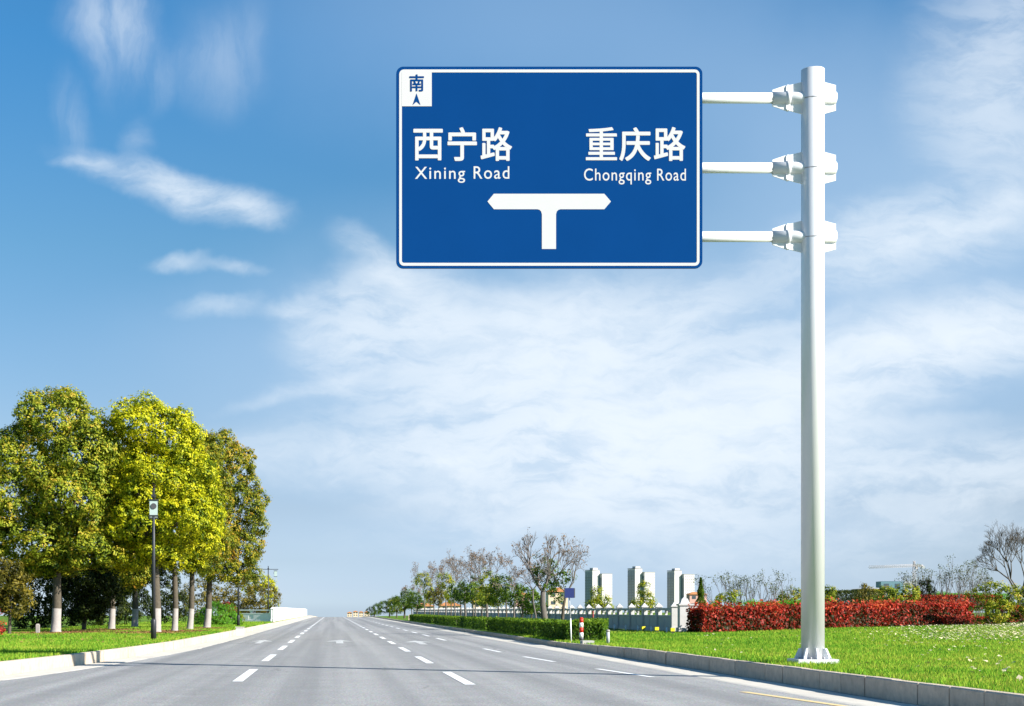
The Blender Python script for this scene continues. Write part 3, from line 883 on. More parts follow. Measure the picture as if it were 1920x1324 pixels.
# ------------------------------------------------------------------ balustrades
def bay_mesh(L):
    b = MB()
    b.box((0, 0, .07), (L, .16, .14)); b.box((0, 0, .38), (L, .07, .48)); b.box((0, 0, .66), (L, .13, .08))
    b.box((0, 0, .95), (L, .15, .10))
    for sx in (-1, 1): b.box((sx * (L / 2 - .05), 0, .80), (.1, .1, .20))
    b.box((0, 0, .80), (.10, .1, .20)); b.box((0, -.01, .84), (.22, .07, .06))
    for sx in (-1, 1): b.box((sx * L * .24, 0, .38), (L * .36, .11, .34))
    return b.mesh('balustrade_panel')


def post_meshes():
    b = MB(); b.box((0, 0, .52), (.24, .24, 1.04)); b.box((0, 0, .10), (.30, .30, .2))
    c = MB(); c.box((0, 0, 1.065), (.32, .32, .05)); c.box((0, 0, 1.13), (.26, .26, .08), taper=.5); c.box((0, 0, 1.2), (.1, .1, .06), taper=.4)
    return b.mesh('post'), c.mesh('post_cap')


BAY = 1.57 * KY
bay, (pm, pc) = bay_mesh(BAY - .24), post_meshes()


def balustrade(label, pts, mat, group):
    """a run through points (x, y): a post every bay, a panel between"""
    ms = []
    for m in (bay, pm, pc):
        q = m.copy(); q.materials.append(mat); ms.append(q)
    t = thing('balustrade', label, 'balustrade', (pts[0][0], pts[0][1], gz(*pts[0])), 0, group)
    o0 = Vector(t.location)
    for (xa, ya), (xb, yb) in zip(pts, pts[1:]):
        L = math.hypot(xb - xa, yb - ya); n = int(round(L / BAY)); a = math.atan2(yb - ya, xb - xa)
        for i in range(n + 1):
            f = i / n; x, y = xa + (xb - xa) * f, ya + (yb - ya) * f
            p = link('post', ms[1], t); p.location = Vector((x, y, gz(x, y))) - o0; p.rotation_euler = (0, 0, a)
            link('post_cap', ms[2], p)
            if i < n:
                x, y = xa + (xb - xa) * (f + .5 / n), ya + (yb - ya) * (f + .5 / n)
                q = link('balustrade_panel', ms[0], t); q.location = Vector((x, y, gz(x, y))) - o0; q.rotation_euler = (0, 0, a); q.scale = (L / n / BAY * 1.02, 1, 1)
    return t


XF = 14.1
fen = balustrade('long grey concrete balustrade with capped posts behind the hedge on the right', [(XF, 33.0 * KY), (XF, 138.0 * KY)], M['fence_grey'], None)
t = fen
b = MB(); b.box((0.35, -1.0, .55), (.75, .45, 1.10)); b.box((.35, -1.0, .1), (.86, .56, .2))
ep = b.build('end_pillar', M['fence_grey'], t)
b = MB(); b.box((.35, -1.0, 1.13), (.84, .54, .07)); b.box((.2, -1.0, 1.27), (.4, .4, .22), taper=.55); b.box((.2, -1, 1.4), (.16, .16, .07), taper=.4); b.build('pillar_cap', M['fence_grey'], ep)
b = MB(); b.prism([(.72, -.01), (1.15, -.01), (1.05, .25), (.9, .75), (.72, 1.0)], -1.15, -.85); b.build('scroll_wing', M['fence_grey'], ep)
balustrade('bright white balustrade running along the left kerb to the crest of the road', [(X(432, 68), 68 * KY), (-5.0, 67 * KY), (-4.75, 146 * KY)], M['fence_white'], None)

# ------------------------------------------------------------------ hedges
def hedge_mesh(path, wd, h, size, density, rough=.05, base=None):
    """leaves over the faces of a clipped run; path of (x, y) world points; returned in world space"""
    Q, T = [], []
    for (xa, ya), (xb, yb) in zip(path, path[1:]):
        L = math.hypot(xb - xa, yb - ya); ux, uy = (xb - xa) / L, (yb - ya) / L; nx, ny = -uy, ux
        n = int(density * (2 * L * h + L * wd + 2 * wd * h))
        s = rng.uniform(0, L, n); w_ = rng.uniform(-.5, .5, n) * wd; z = rng.uniform(.03, 1, n) * h
        pick = rng.random(n); A = np.array([2 * L * h, L * wd, 2 * wd * h]); A = np.cumsum(A / A.sum())
        nor = np.zeros((n, 3)); depth = np.abs(rng.normal(0, rough, n))
        side = np.where(rng.random(n) < .5, -1, 1)
        a = pick < A[0]; w_[a] = side[a] * (wd / 2 - depth[a]); nor[a] = np.column_stack([side[a] * nx, side[a] * ny, np.full(a.sum(), .3)])
        c = (pick >= A[0]) & (pick < A[1]); z[c] = h - depth[c] + .02 * np.sin(s[c] * 3) + rough * .45 * (np.sin(s[c] * 1.7 + 1) + np.sin(s[c] * 4.3)) * .5 + rng.normal(0, rough * .6, c.sum()); nor[c] = (0, 0, 1)
        e = pick >= A[1]; s[e] = np.where(side[e] > 0, L - depth[e], depth[e]); nor[e] = np.column_stack([side[e] * ux, side[e] * uy, np.full(e.sum(), .3)])
        bul = .035 * np.sin(s * 4.1 + z * 5) + .03 * np.sin(s * 9.7 + 2)
        x = xa + ux * s + nx * w_ * (1 + bul); y = ya + uy * s + ny * w_ * (1 + bul)
        g = np.array([(base or gz)(i, j) for i, j in zip(x, y)])
        P_ = np.column_stack([x, y, g + z])
        N_ = unit(nor + rng.normal(size=(n, 3)) * .6)
        Q.append(leaf_quads(P_, N_, size * rng.uniform(.6, 1.4, n), .6))
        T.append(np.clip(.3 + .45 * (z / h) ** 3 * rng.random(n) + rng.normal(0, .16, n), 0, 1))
    return np.concatenate(Q), np.concatenate(T)


def hedge(name, label, path, wd, h, leafmat, size=.06, density=900, group=None, rough=.05, core=True, base=None):
    q, tt = hedge_mesh(path, wd, h, size, density, rough, base)
    x0, y0 = path[0]; o0 = np.array([x0, y0, (base or gz)(x0, y0)])
    t = thing(name, label, 'hedge', tuple(o0), 0, group)
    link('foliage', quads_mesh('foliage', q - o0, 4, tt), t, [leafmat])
    b = MB()
    for (xa, ya), (xb, yb) in zip(path, path[1:]):          # woody heart: twigs standing inside
        L = math.hypot(xb - xa, yb - ya); n = int(L * 5)
        for i in range(n):
            f = random.random(); x, y = xa + (xb - xa) * f + random.uniform(-.3, .3) * wd, ya + (yb - ya) * f + random.uniform(-.1, .1) * wd
            z = (base or gz)(x, y)
            b.tube([(x - o0[0], y - o0[1], z - o0[2] - .03), (x - o0[0] + random.uniform(-.1, .1), y - o0[1] + random.uniform(-.1, .1), z - o0[2] + h * .85)], [.018, .008], 4)
    b.build('stem', [M['bark']], t)['kind'] = 'stuff'
    return t


GH = 'clipped green hedge blocks behind the right kerb'
for y0, y1, xa, wd, h, lab in ((26.5, 30.2, 8.35, 1.2, .60, 'nearest clipped green hedge block, beside the blue panel on a post'),
                               (31.0, 40.5, 8.45, 1.2, .60, 'long clipped green hedge block right behind the nearest block'),
                               (41.4, 50.5, 8.5, 1.2, .58, 'clipped green hedge block, third from the near end'),
                               (51.6, 62.0, 8.5, 1.2, .56, 'clipped green hedge block, fourth from the near end'),
                               (63.5, 82.0, 8.5, 1.2, .56, 'farthest clipped green hedge block, next to a pale post')):
    hedge('clipped_hedge', lab, [(xa, y1 * KY), (xa, y0 * KY)] + ([(10.5, 32.2 * KY)] if y0 < 30 else []), wd, h, M['L_hedge'], .06 + y0 * .0008, 600 if y0 < 35 else 300, GH)

RP = [(x, y * KY) for x, y in ((14.2, 31.3), (17.5, 32.4), (20.9, 34.0), (24.2, 35.4), (29.6, 37.4))]
hedge('red_hedge', 'long front hedge of glossy red leaves passing behind the sign pole', RP, .95, .98, M['L_red'], .13, 480, None, .2)
hedge('red_hedge', 'shorter red hedge raised behind the long red one near right edge', [(X(1700, 41), 41 * KY), (X(1865, 43), 43 * KY)], .9, .72, M['L_red'], .095, 420, None, .08, base=lambda x, y: 1.22)
hedge('red_hedge', 'low dark red hedge end at the foot of the tall ragged green bush', [(X(1765, 36.2), 36.2 * KY), (X(1862, 36.6), 36.6 * KY)], .7, .33, M['L_red'], .09, 500, None, .08)
hedge('red_hedge', 'last red hedge piece touching the right edge of the view', [(X(1880, 38), 38 * KY), (X(1990, 39), 39 * KY)], .9, .75, M['L_red'], .095, 420, None, .08)
hedge('green_hedge', 'low green hedge behind the red one, left of the sign pole', [(X(1395, 37), 37 * KY), (X(1530, 39), 39 * KY)], .8, 1.18, M['L_bright'], .08, 380, None, .08)
hedge('green_hedge', 'bright green hedge above the upper red hedge near the right edge', [(X(1750, 46), 46 * KY), (X(1880, 48), 48 * KY)], .9, 1.05, M['L_bright'], .085, 380, None, .08, base=lambda x, y: 1.1)
hedge('dark_block', 'flat-topped dark leafy block standing for a low structure, right of the sign pole', [(X(1545, 58), 58 * KY), (X(1668, 60), 60 * KY)], 1.2, 1.93, M['L_dark'], .12, 330, None, .06)  # leafy block added in place of a low dark structure

t = thing('low_wall', 'low pinkish stone wall showing just above the red hedge right of the pole', 'wall', (X(1540, 39.5), 39.5 * KY, .4), 0)
b = MB(); L = X(1745, 39.5) - X(1540, 39.5); b.box((L / 2, 0, .35), (L, .25, .9)); b.build('wall', M['stone'], t)
b = MB(); b.box((L / 2, 0, .825), (L + .1, .34, .05)); b.build('coping', M['stone'], t)

# shrubs behind the red hedge
K = dict(size=.10, clump=.2, per_m2=11)
shrub('green_bush', 'dark bush right of the conifer behind the left end of the red hedge', 1365, 36, [(1365, 1128, 26, 20), (1350, 1138, 20, 14)], M['L_olive'], None, **K)
shrub('green_bush', 'bronze bush touching the left side of the sign pole above the red hedge', 1485, 44, [(1485, 1118, 20, 18), (1470, 1128, 18, 14), (1500, 1128, 14, 14)], M['L_brown'], None, **K)
shrub('green_bush', 'rounded olive bush touching the right side of the sign pole', 1553, 44, [(1553, 1115, 13, 17), (1548, 1130, 16, 14)], M['L_olive'], None, **K)
shrub('green_bush', 'narrow pale olive bush at the right end of the flat dark block', 1622, 44, [(1622, 1105, 12, 12), (1630, 1118, 16, 16), (1615, 1122, 14, 14)], M['L_ochre'], None, **K)
shrub('green_bush', 'wide dark green bush in front of the teal building', 1680, 40, [(1665, 1118, 28, 18), (1700, 1115, 24, 18), (1680, 1132, 34, 18)], M['L_olive'], None, **K)
shrub('green_bush', 'dark bush below the crane mast left of the bare stems', 1733, 42, [(1733, 1108, 20, 22), (1722, 1122, 20, 18)], M['L_dark'], None, **K)
shrub('green_bush', 'tall ragged green bush standing in front of the upper red hedge', 1865, 35.5, [(1860, 1115, 34, 24), (1835, 1125, 26, 22), (1870, 1145, 26, 24), (1850, 1160, 18, 14), (1895, 1118, 24, 20)], M['L_olive'], None, gap=.3, **K)
shrub('green_bush', 'bronze-green bush cut by the right edge of the view', 1935, 37, [(1915, 1125, 26, 24), (1945, 1130, 34, 34), (1905, 1145, 20, 20)], M['L_brown'], None, gap=.2, **K)


# ------------------------------------------------------------------ bare branching things
def branches(b, p, d, L, r, depth, spread, tips, up=.15, n=4, kids=(2, 3), minr=.004):
    p, d = Vector(p), Vector(d).normalized()
    bend = Vector((random.uniform(-1, 1), random.uniform(-1, 1), random.uniform(-.4, .8))) * .16
    mid = p + (d + bend).normalized() * L * .5; end = mid + (d - bend * .5 + Vector((0, 0, up * .3))).normalized() * L * .5
    b.tube([p, mid, end], [r, r * .85, r * .66], n if depth > 1 else 3, cap=False)
    if depth <= 0:
        tips.append(tuple(end)); return
    for _ in range(random.randint(*kids)):
        ax = Vector((random.uniform(-1, 1), random.uniform(-1, 1), random.uniform(-1, 1))).cross(d).normalized()
        nd = (Matrix.Rotation(random.uniform(.5, 1.0) * spread, 3, ax) @ d + Vector((0, 0, up))).normalized()
        branches(b, p.lerp(end, random.uniform(.6, 1)) if depth < 3 else end, nd, L * random.uniform(.62, .85), max(minr, r * .62), depth - 1, spread, tips, up, n, kids, minr)


def bare_tree(label, px, d, top_py, half_px, r=.11, trunk_h=.42, lean=(0, 0), group=None, pods=.5, mat='greybark', depth=5, name='bare_tree', flat=True, tuft=None, kids=(2, 3)):
    """a leafless tree scaled to reach top_py and about half_px either side"""
    bx, by, bz = gp(px, d); k = d / F0
    Ht = Z(top_py, d) - bz; W_ = half_px * k
    t = thing(name, label, 'tree', (bx, by, bz), 0, group)
    th = Ht * trunk_h; b = MB(); tips = []
    tp = Vector((lean[0] * Ht, lean[1] * Ht, th))
    tw = [Vector((0, 0, -.1)), Vector((tp.x * .25 + .03, tp.y * .3, th * .35)), Vector((tp.x * .7 - .03, tp.y * .7, th * .7)), tp]
    tb = MB(); tb.tube(tw, [r * 1.25, r, r * .85, r * .75], 9)
    nb = 4
    for i in range(nb):
        a = 2 * math.pi * (i + random.random() * .6) / nb
        branches(b, tp, (math.cos(a) * (1.0 if flat else .6), math.sin(a) * (1.0 if flat else .6), .85), (Ht - th) * .36, r * .55, depth, .75, tips, .12 if flat else .25, minr=.0055, kids=kids)
    V = np.array(b.v); V0 = V - np.array(tp)
    zmax = np.percentile(V0[:, 2], 99.5); xm = np.percentile(np.abs(V0[:, 0]), 97)
    sc = np.array([W_ / xm, W_ / xm, (Ht - th) / zmax]) * np.array([1, 1, 1])
    near = np.clip(np.linalg.norm(V0, axis=1, keepdims=True) / (.1 + r), 0, 1)
    V2 = np.array(tp) + V0 * (1 + (sc - 1) * near)
    b.v = [tuple(q) for q in V2]
    tb.build('trunk', [M[mat]], t)
    b.build('branches', [M['rust_bark'] if pods else M[mat]], t)
    if pods:
        tp_ = np.array(tp) + (np.array(tips) - np.array(tp)) * sc
        k_ = rng.random(len(tp_)) < pods * .55; c = np.repeat(tp_[k_], 4, 0); c = c + rng.normal(0, .07, c.shape)
        q = leaf_quads(c, unit(rng.normal(size=c.shape)), .10 * rng.uniform(.6, 1.3, len(c)) * (1 + .004 * d), .4)
        link('seed_pods', quads_mesh('seed_pods', q, 4, rng.uniform(0, 1, len(c))), t, [M['L_pod']])['kind'] = 'stuff'
    if tuft:
        lobes = [(X(a, d) - bx, 0, Z(c, d) - bz, hw * k, hw * k, hh * k) for a, c, hw, hh in tuft]
        link('foliage', crown_mesh('foliage', lobes, 7, 26, .11, .22, .35), t, [M['L_green']])
    return t


GB = 'bare-crowned trees with brown pods behind the right hedge'
bare_tree('tallest bare-crowned tree, its thick grey trunk wrapped in green leaves behind the hedge', 1020, 38, 1000, 62, .16, .40, (-.01, 0), GB, .35, tuft=[(1014, 1058, 17, 24), (1022, 1085, 20, 20), (1030, 1062, 14, 16)])
bare_tree('bare-crowned tree leaning right with a thin dark trunk beside the blue panel', 1051, 36, 1012, 52, .075, .42, (.06, 0), GB, .3, mat='bark', tuft=[(1052, 1088, 16, 16), (1045, 1110, 16, 18), (1064, 1082, 10, 12)])
bare_tree('bare-crowned tree with rusty pods, next tall one left of the thick grey trunk', 912, 53, 1030, 46, .09, .42, (.01, 0), GB, .7)
bare_tree('bare-crowned rusty tree in the middle of the row above the hedges', 872, 63, 1028, 40, .09, .42, (0, 0), GB, .7)
bare_tree('slim bare-crowned tree left of the rusty ones in the row', 835, 76, 1052, 28, .075, .42, (.02, 0), GB, .5)
bare_tree('bare-crowned tree at the left end of the tall row', 796, 92, 1053, 24, .08, .42, (0, 0), GB, .5)
bare_tree('young bare tree with pale leaning trunk left of the thick grey trunk', 1005, 41, 1062, 34, .05, .62, (-.05, 0), GB, .2)
bare_tree('small rusty bare tree at the far left end of the row', 772, 118, 1098, 20, .09, .3, (0, 0), GB, .9)
bare_tree('dark leafless tree with fine twigs at the right edge of view', 1912, 40, 985, 74, .13, .26, (0, 0), None, 0, mat='bark', depth=6, flat=False, kids=(3, 3))

bare_tree('thin bare tree squeezed between the two rusty tall ones', 890, 58, 1040, 34, .06, .45, (.02, 0), GB, .5)
bare_tree('thin bare tree behind the slim one in the left half of the row', 853, 70, 1046, 30, .06, .45, (-.01, 0), GB, .5)
bare_tree('wide bare tree behind the leaning young one, left of the thick grey trunk', 962, 47, 1045, 44, .06, .42, (.03, 0), GB, .5)
bare_tree('thin bare tree next to the left end of the tall row', 814, 84, 1058, 26, .07, .42, (-.01, 0), GB, .5)
GG = 'small green trees along the right hedge'


def green_tree(label, px, d, lb, r=.05, mat='L_green', group=GG):
    return broad_tree(label, px, d, [(a, c, hw * 1.2, hh * 1.15, random.uniform(-.3, .3)) for a, c, hw, hh in lb], r, M[mat], group, wash=False, per_m2=8, leaves=34, size=.12, clump=.28, gap=.35, name='small_tree')


green_tree('small green tree with forked trunk, closest to the thick grey trunk', 979, 44, [(965, 1125, 16, 14), (985, 1118, 18, 16), (1000, 1128, 14, 14)])
green_tree('dark green tree with leaning trunk, second left of the thick grey trunk', 948, 48, [(940, 1100, 18, 18), (955, 1108, 16, 18), (930, 1116, 14, 14)], .05)
green_tree('bright green tree in front of the rusty bare trees', 933, 50, [(918, 1098, 16, 22), (928, 1118, 16, 16), (908, 1115, 12, 14)], .045, 'L_olive')
green_tree('green tree with thin dark trunk below the middle rusty tree', 886, 56, [(878, 1100, 14, 18), (890, 1112, 14, 18), (868, 1112, 14, 14)], .045)
green_tree('green tree with a pale trunk left of the rusty bare trees', 863, 66, [(858, 1108, 14, 14), (868, 1120, 12, 12)], .05)
green_tree('loose green tree over the second hedge block from the far end', 845, 72, [(832, 1088, 12, 13), (842, 1104, 10, 18), (846, 1118, 9, 12)], .055, 'L_olive')
green_tree('pale brownish tree low between the slim bare trees', 822, 78, [(818, 1120, 14, 14), (828, 1112, 10, 14)], .05, 'L_ochre')
green_tree('loose green tree at the far end of the hedges', 806, 86, [(792, 1088, 12, 12), (800, 1104, 9, 14), (808, 1118, 9, 12)], .055, 'L_olive')
green_tree('green tree with short thick dark trunk past the far end of the hedges', 758, 104, [(752, 1130, 14, 12), (765, 1122, 14, 15), (776, 1130, 11, 12)], .12)
green_tree('bushy dark green tree behind the forked trunk, low beside the thick grey trunk', 996, 52, [(1000, 1132, 14, 12), (985, 1140, 14, 10), (1010, 1140, 12, 10)])
green_tree('round green tree low in the middle of the row', 903, 60, [(898, 1118, 14, 14), (910, 1126, 12, 12)], .05)
green_tree('round green tree with short trunk at the left end of the hedges', 782, 96, [(776, 1122, 11, 12), (786, 1130, 10, 10)], .07)
green_tree('olive tree between the crest trees and the short thick trunk', 744, 112, [(740, 1134, 10, 11), (750, 1140, 9, 8)], .08, 'L_olive')
green_tree('low green tree near the crest of the road, second from the far end', 730, 122, [(722, 1138, 12, 10), (736, 1136, 12, 13)], .1)
green_tree('farthest low green tree at the crest of the road', 702, 140, [(696, 1146, 9, 7), (708, 1143, 9, 9)], .1)
GY = 'young green trees behind the balustrade'
green_tree('young green tree in front of the left white tower', 1126, 58, [(1120, 1115, 10, 13), (1128, 1128, 14, 10), (1116, 1135, 13, 10), (1136, 1140, 12, 8)], .04, 'L_olive', GY)
green_tree('young green tree in front of the middle white tower', 1208, 58, [(1206, 1108, 9, 14), (1210, 1124, 13, 12), (1200, 1136, 14, 10), (1218, 1138, 10, 8)], .04, 'L_olive', GY)

# conifer
bx, by, bz = gp(1314, 40)
t = thing('conifer', 'small dark pointed conifer between the balustrade end and the red hedge', 'tree', (bx, by, bz))
Ht = Z(1083, 40) - bz
P_, N_ = [], []
for i in range(5200):
    f = random.random() ** .8; z = Ht * (.08 + .92 * f); rr = (1 - f) * .56 * (.75 + .25 * math.sin(z * 11)) + .02
    a = random.uniform(0, 6.283); q = rr * random.uniform(.35, 1) ** .5
    P_.append((q * math.cos(a), q * math.sin(a), z - q * .35)); N_.append((math.cos(a) * .5, math.sin(a) * .5, 1))
N_ = unit(np.array(N_) + rng.normal(0, .5, (len(N_), 3)))
link('foliage', quads_mesh('foliage', leaf_quads(np.array(P_), N_, .11 * rng.uniform(.7, 1.3, len(P_)), .3), 4, rng.uniform(.2, .8, len(P_))), t, [M['L_green']])
b = MB(); b.tube([(0, 0, -.1), (0, 0, Ht * .9)], [.06, .01], 7); b.build('trunk', [M['bark']], t)


def stem_bush(label, px, d, top, half, n, group):
    bx, by, bz = gp(px, d); k = d / F0; Ht = Z(top, d) - bz
    t = thing('stem_bush', label, 'shrub', (bx, by, bz), 0, group)
    stems, tips = [], []
    for i in range(n):
        b = MB(); ox = random.uniform(-.75, .75) * half * k; oy = random.uniform(-.5, .5)
        branches(b, (ox, oy, -.05), (ox * .25 + random.uniform(-.35, .35), random.uniform(-.3, .3), 1.0), Ht * random.uniform(.28, .40), .022, 3, .5, tips, .35, 4, (1, 3), .005)
        stems.append(b)
    zm = max(q[2] for b in stems for q in b.v); s = Ht / zm
    for b in stems:
        b.v = [(x, y, z * s if z > 0 else z) for x, y, z in b.v]
        b.build('stem', [M['greybark']], t)
    c = np.array(tips) * np.array([1, 1, s]); c = np.repeat(c, 5, 0) + rng.normal(0, .07, (len(tips) * 5, 3))
    link('leaf_sprays', quads_mesh('leaf_sprays', leaf_quads(c, unit(rng.normal(size=c.shape)), .085 * rng.uniform(.6, 1.4, len(c)), .5), 4, rng.uniform(0, 1, len(c))), t, [M['L_grey']])['kind'] = 'stuff'


GS = 'tall nearly bare stem bushes'
stem_bush('tall nearly bare many-stemmed bush left of the sign pole', 1415, 42, 1066, 80, 34, GS)
stem_bush('tall nearly bare many-stemmed bush right of the crane', 1775, 42, 1045, 72, 34, GS)
stem_bush('sparse bare stems beside the leafless tree at the right edge', 1835, 44, 1055, 34, 12, GS)

# ------------------------------------------------------------------ small street furniture on the right verge
def at(px, py, z):
    d = (EYE - z) * F0 / (py - VY); return (X(px, d), d * KY, z)


px_, d_ = 1072, 27.0
t = thing('panel_post', 'small navy blue panel on a thin grey post beside the near hedge block', 'sign', gp(1071, 25.6))
k = 25.6 / F0; z0 = t.location.z; zt = Z(1112, 25.6) - z0
b = MB(); b.tube([(0, 0, -.05), (-.02, 0, .75)], [.022, .022], 10); b.tube([(-.02, 0, .75), (-.07, 0, zt)], [.017, .017], 10, mi=1); b.build('post', [M['whitepaint'], M['postgrey']], t)
b = MB(); b.box((-.075, -.09, zt), (17 * k, .1, 18.5 * k)); b.build('panel', M['navy'], t)
b = MB(); b.box((-.02, .0, zt), (16 * k, .075, 18 * k)); b.build('housing', M['dark'], t)

t = thing('striped_bollard', 'red and white striped bollard on the lawn beside the near hedge', 'bollard', at(1090, 1201, .22))
zz = 0; hh = [(.09, 'dark'), (.16, 'whitepaint'), (.16, 'red'), (.15, 'whitepaint'), (.13, 'red')]
names = ['base', 'white_band', 'red_band', 'white_band', 'red_band']
for (h, m), nm in zip(hh, names):
    b = MB(); b.tube([(0, 0, zz), (0, 0, zz + h)], [.062 if nm != 'base' else .07] * 2, 18); b.build(nm, M[m], t); zz += h
b = MB(); b.tube([(0, 0, zz), (0, 0, zz + .025), (0, 0, zz + .04)], [.062, .055, .02], 18); b.build('cap', M['red'], t)
t = thing('marker_pole', 'thin dark red pole standing behind the right end of the near hedge block', 'pole', at(1112, 1186, .22))
b = MB(); b.tube([(0, 0, -.1), (0, 0, .92)], [.035, .033], 10); b.build('shaft', M['darkred'], t)
b = MB(); b.tube([(0, 0, -.05), (0, 0, .22)], [.043, .043], 10); b.build('sleeve', M['red'], t)
t = thing('grey_bollard', 'short grey bollard alone on the lawn in front of the balustrade', 'bollard', at(1140, 1204, .25))
b = MB(); b.tube([(0, 0, -.05), (0, 0, .30)], [.05, .048], 14); b.build('shaft', M['postgrey'], t)
b = MB(); b.tube([(0, 0, .30), (0, 0, .345), (0, 0, .36)], [.058, .055, .03], 14); b.build('cap', M['wash'], t)
t = thing('paving_slab', 'small flat pale slab on the lawn beside the striped bollard', 'slab', at(1101, 1206, .2))
b = MB(); b.box((0, 0, .03), (.34, .5, .09)); b.build('slab', M['paving'], t)
t = thing('marker_post', 'short pale post at the far end of the clipped hedge', 'post', (8.2, 84.5 * KY, .15))
b = MB(); b.box((0, 0, .25), (.28, .2, .55)); b.build('shaft', M['cream'], t)
b = MB(); b.box((0, 0, .55), (.28, .2, .06), taper=.6); b.build('tip', M['cream'], t)
GX = 'yellow flood lights at the foot of the balustrade'
for i, (px, d, lab) in enumerate(((1261, 31.0, 'yellow flood light box nearest the end pillar of the balustrade'), (1231, 32.6, 'middle one of three yellow flood light boxes below the balustrade'), (1206, 34.0, 'yellow flood light box farthest from the end pillar'))):
    if i == 0:
        f0 = thing('flood_light', lab, 'flood light', (13.25, 31.2, .27), 0, GX)
        b = MB(); b.box((0, 0, .16), (.16, .14, .13)); b.build('lamp_box', M['boxyellow'], f0)
        b = MB(); b.box((0, 0, .04), (.07, .07, .1)); b.box((0, 0, .005), (.18, .14, .02)); b.build('foot', M['dark'], f0)
        f0.location = gp(px, d)
    else:
        dup(f0, gp(px, d), R(6 * i), lab, GX)
GW_ = 'short white posts in front of the balustrade'
wp = None
for px, d, lab in ((1250, 32, 'short white post nearest the end pillar'), (1221, 33.6, 'short white post between the first and second yellow lights'),
                   (1196, 35, 'short white post left of the farthest yellow light'), (1173, 36.6, 'short white post, second left of the yellow lights'), (1152, 38, 'short white post, third left of the yellow lights')):
    loc = gp(px, d)
    if wp is None:
        wp = thing('white_post', lab, 'post', loc, 0, GW_)
        b = MB(); b.tube([(0, 0, -.05), (0, 0, .2)], [.035, .033], 10); b.build('shaft', M['whitepaint'], wp)
        b = MB(); b.tube([(0, 0, .2), (0, 0, .24)], [.042, .02], 10); b.build('cap', M['whitepaint'], wp)
    else: dup(wp, loc, 0, lab, GW_)

# ------------------------------------------------------------------ far buildings
GT = 'three matching white residential towers'
DT = 900.0; kt = DT / F0


def tower():
    t = thing('residential_tower', 'left one of three tall white residential towers, behind the navy panel', 'tower', (0, 0, 0), 0, GT)
    Hh = 62.0
    b = MB()
    b.box((-6.2, 4, Hh / 2 - .4), (9.2, 16, Hh + .8)); b.box((5.4, 1, Hh / 2 - 2), (13.2, 19, Hh - 4))
    b.build('wall', [M['tower']], t)
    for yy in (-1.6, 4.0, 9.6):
        b = MB(); b.box((-10.83, yy, Hh / 2), (.16, 4.6, Hh - 3)); b.build('shade_strip', [M['tower_dark']], t)  # dark strips put the shade of the left face into the colour
    b = MB(); b.box((-1.5, -4.03, Hh / 2 - 3), (1.9, .12, Hh - 6)); b.build('shade_strip', [M['tower_dark']], t)  # shade of the recess between the slabs, painted as a dark strip
    b = MB(); b.box((-1.22, -6.3, Hh / 2 - 4), (.12, 4.2, Hh - 8)); b.build('shade_strip', [M['tower_dark']], t)
    for xx in (0.6, 3.2, 5.8, 8.4, 10.9):
        b = MB()
        for fz in np.arange(3.0, Hh - 6, 3.1): b.box((xx, -8.53, fz), (1.3, .1, 1.2))
        b.build('window_column', [M['tower_frame']], t)
    for fz in np.arange(4.5, Hh - 5, 3.1):
        b = MB(); b.box((-11.0, 4, fz), (.3, 15.6, .5)); b.build('balcony', [M['tower_frame']], t)
    b = MB(); b.box((-6.2, 4, Hh + .7), (9.6, 16.4, .6)); b.box((5.4, 1, Hh - 3.7), (13.6, 19.4, .6)); b.build('parapet', [M['tower_frame']], t)
    b = MB(); b.box((-5.0, 3, Hh + 2.0), (6, 7, 2.2)); b.box((-9.2, -4.1, Hh - 3), (1.6, .3, 2.6)); b.build('plant_room', [M['tower']], t)
    return t


t0 = tower()
for i, (px, top, lab) in enumerate(((1123, 1066, None), (1203, 1063, 'middle one of three tall white residential towers behind the balustrade'), (1277, 1067, 'right one of three tall white residential towers, nearest the pointed conifer'))):
    x = X(px, DT); z = Z(top, DT) - 64.5
    if i == 0: t0.location = (x, DT * KY, z); t0.rotation_euler = (0, 0, R(22))
    else: dup(t0, (x, DT * KY, z), R(22 - 2 * i), lab, GT)


def house(name, label, px0, px1, top, eave, d, wall, roof, group=None, floors=2, cat='house', e=.5):
    x0, x1 = X(px0, d), X(px1, d); zb = gz(x0, d * KY); cx, w_ = (x0 + x1) / 2, x1 - x0
    zt, ze = Z(top, d) - zb, Z(eave, d) - zb
    t = thing(name, label, cat, (cx, d * KY, zb), 0, group); dp = max(6, w_ * .6)
    b = MB(); b.box((0, 0, ze / 2 - .2), (w_, dp, ze + .4)); b.build('wall', [wall], t)
    b = MB(); n = len(b.v)
    for x, y, z in ((-w_ / 2 - e, -dp / 2 - e, ze), (w_ / 2 + e, -dp / 2 - e, ze), (w_ / 2 + e, dp / 2 + e, ze), (-w_ / 2 - e, dp / 2 + e, ze), (-w_ / 2 + dp * .3, 0, zt), (w_ / 2 - dp * .3, 0, zt)): b.v.append((x, y, z + .02))
    for q in ((0, 1, 5, 4), (1, 2, 5), (2, 3, 4, 5), (3, 0, 4), (3, 2, 1, 0)): b.face(list(q))
    b.build('roof', [roof], t)
    nw = max(2, int(w_ / 3))
    for fl in range(floors):
        z = ze * (fl + .6) / floors
        for i in range(nw):
            b = MB(); b.box((-w_ / 2 + w_ * (i + .5) / nw, -dp / 2 - .03, z), (w_ / nw * .45, .08, ze / floors * .42)); b.build('window', [M['pane']], t)
    return t


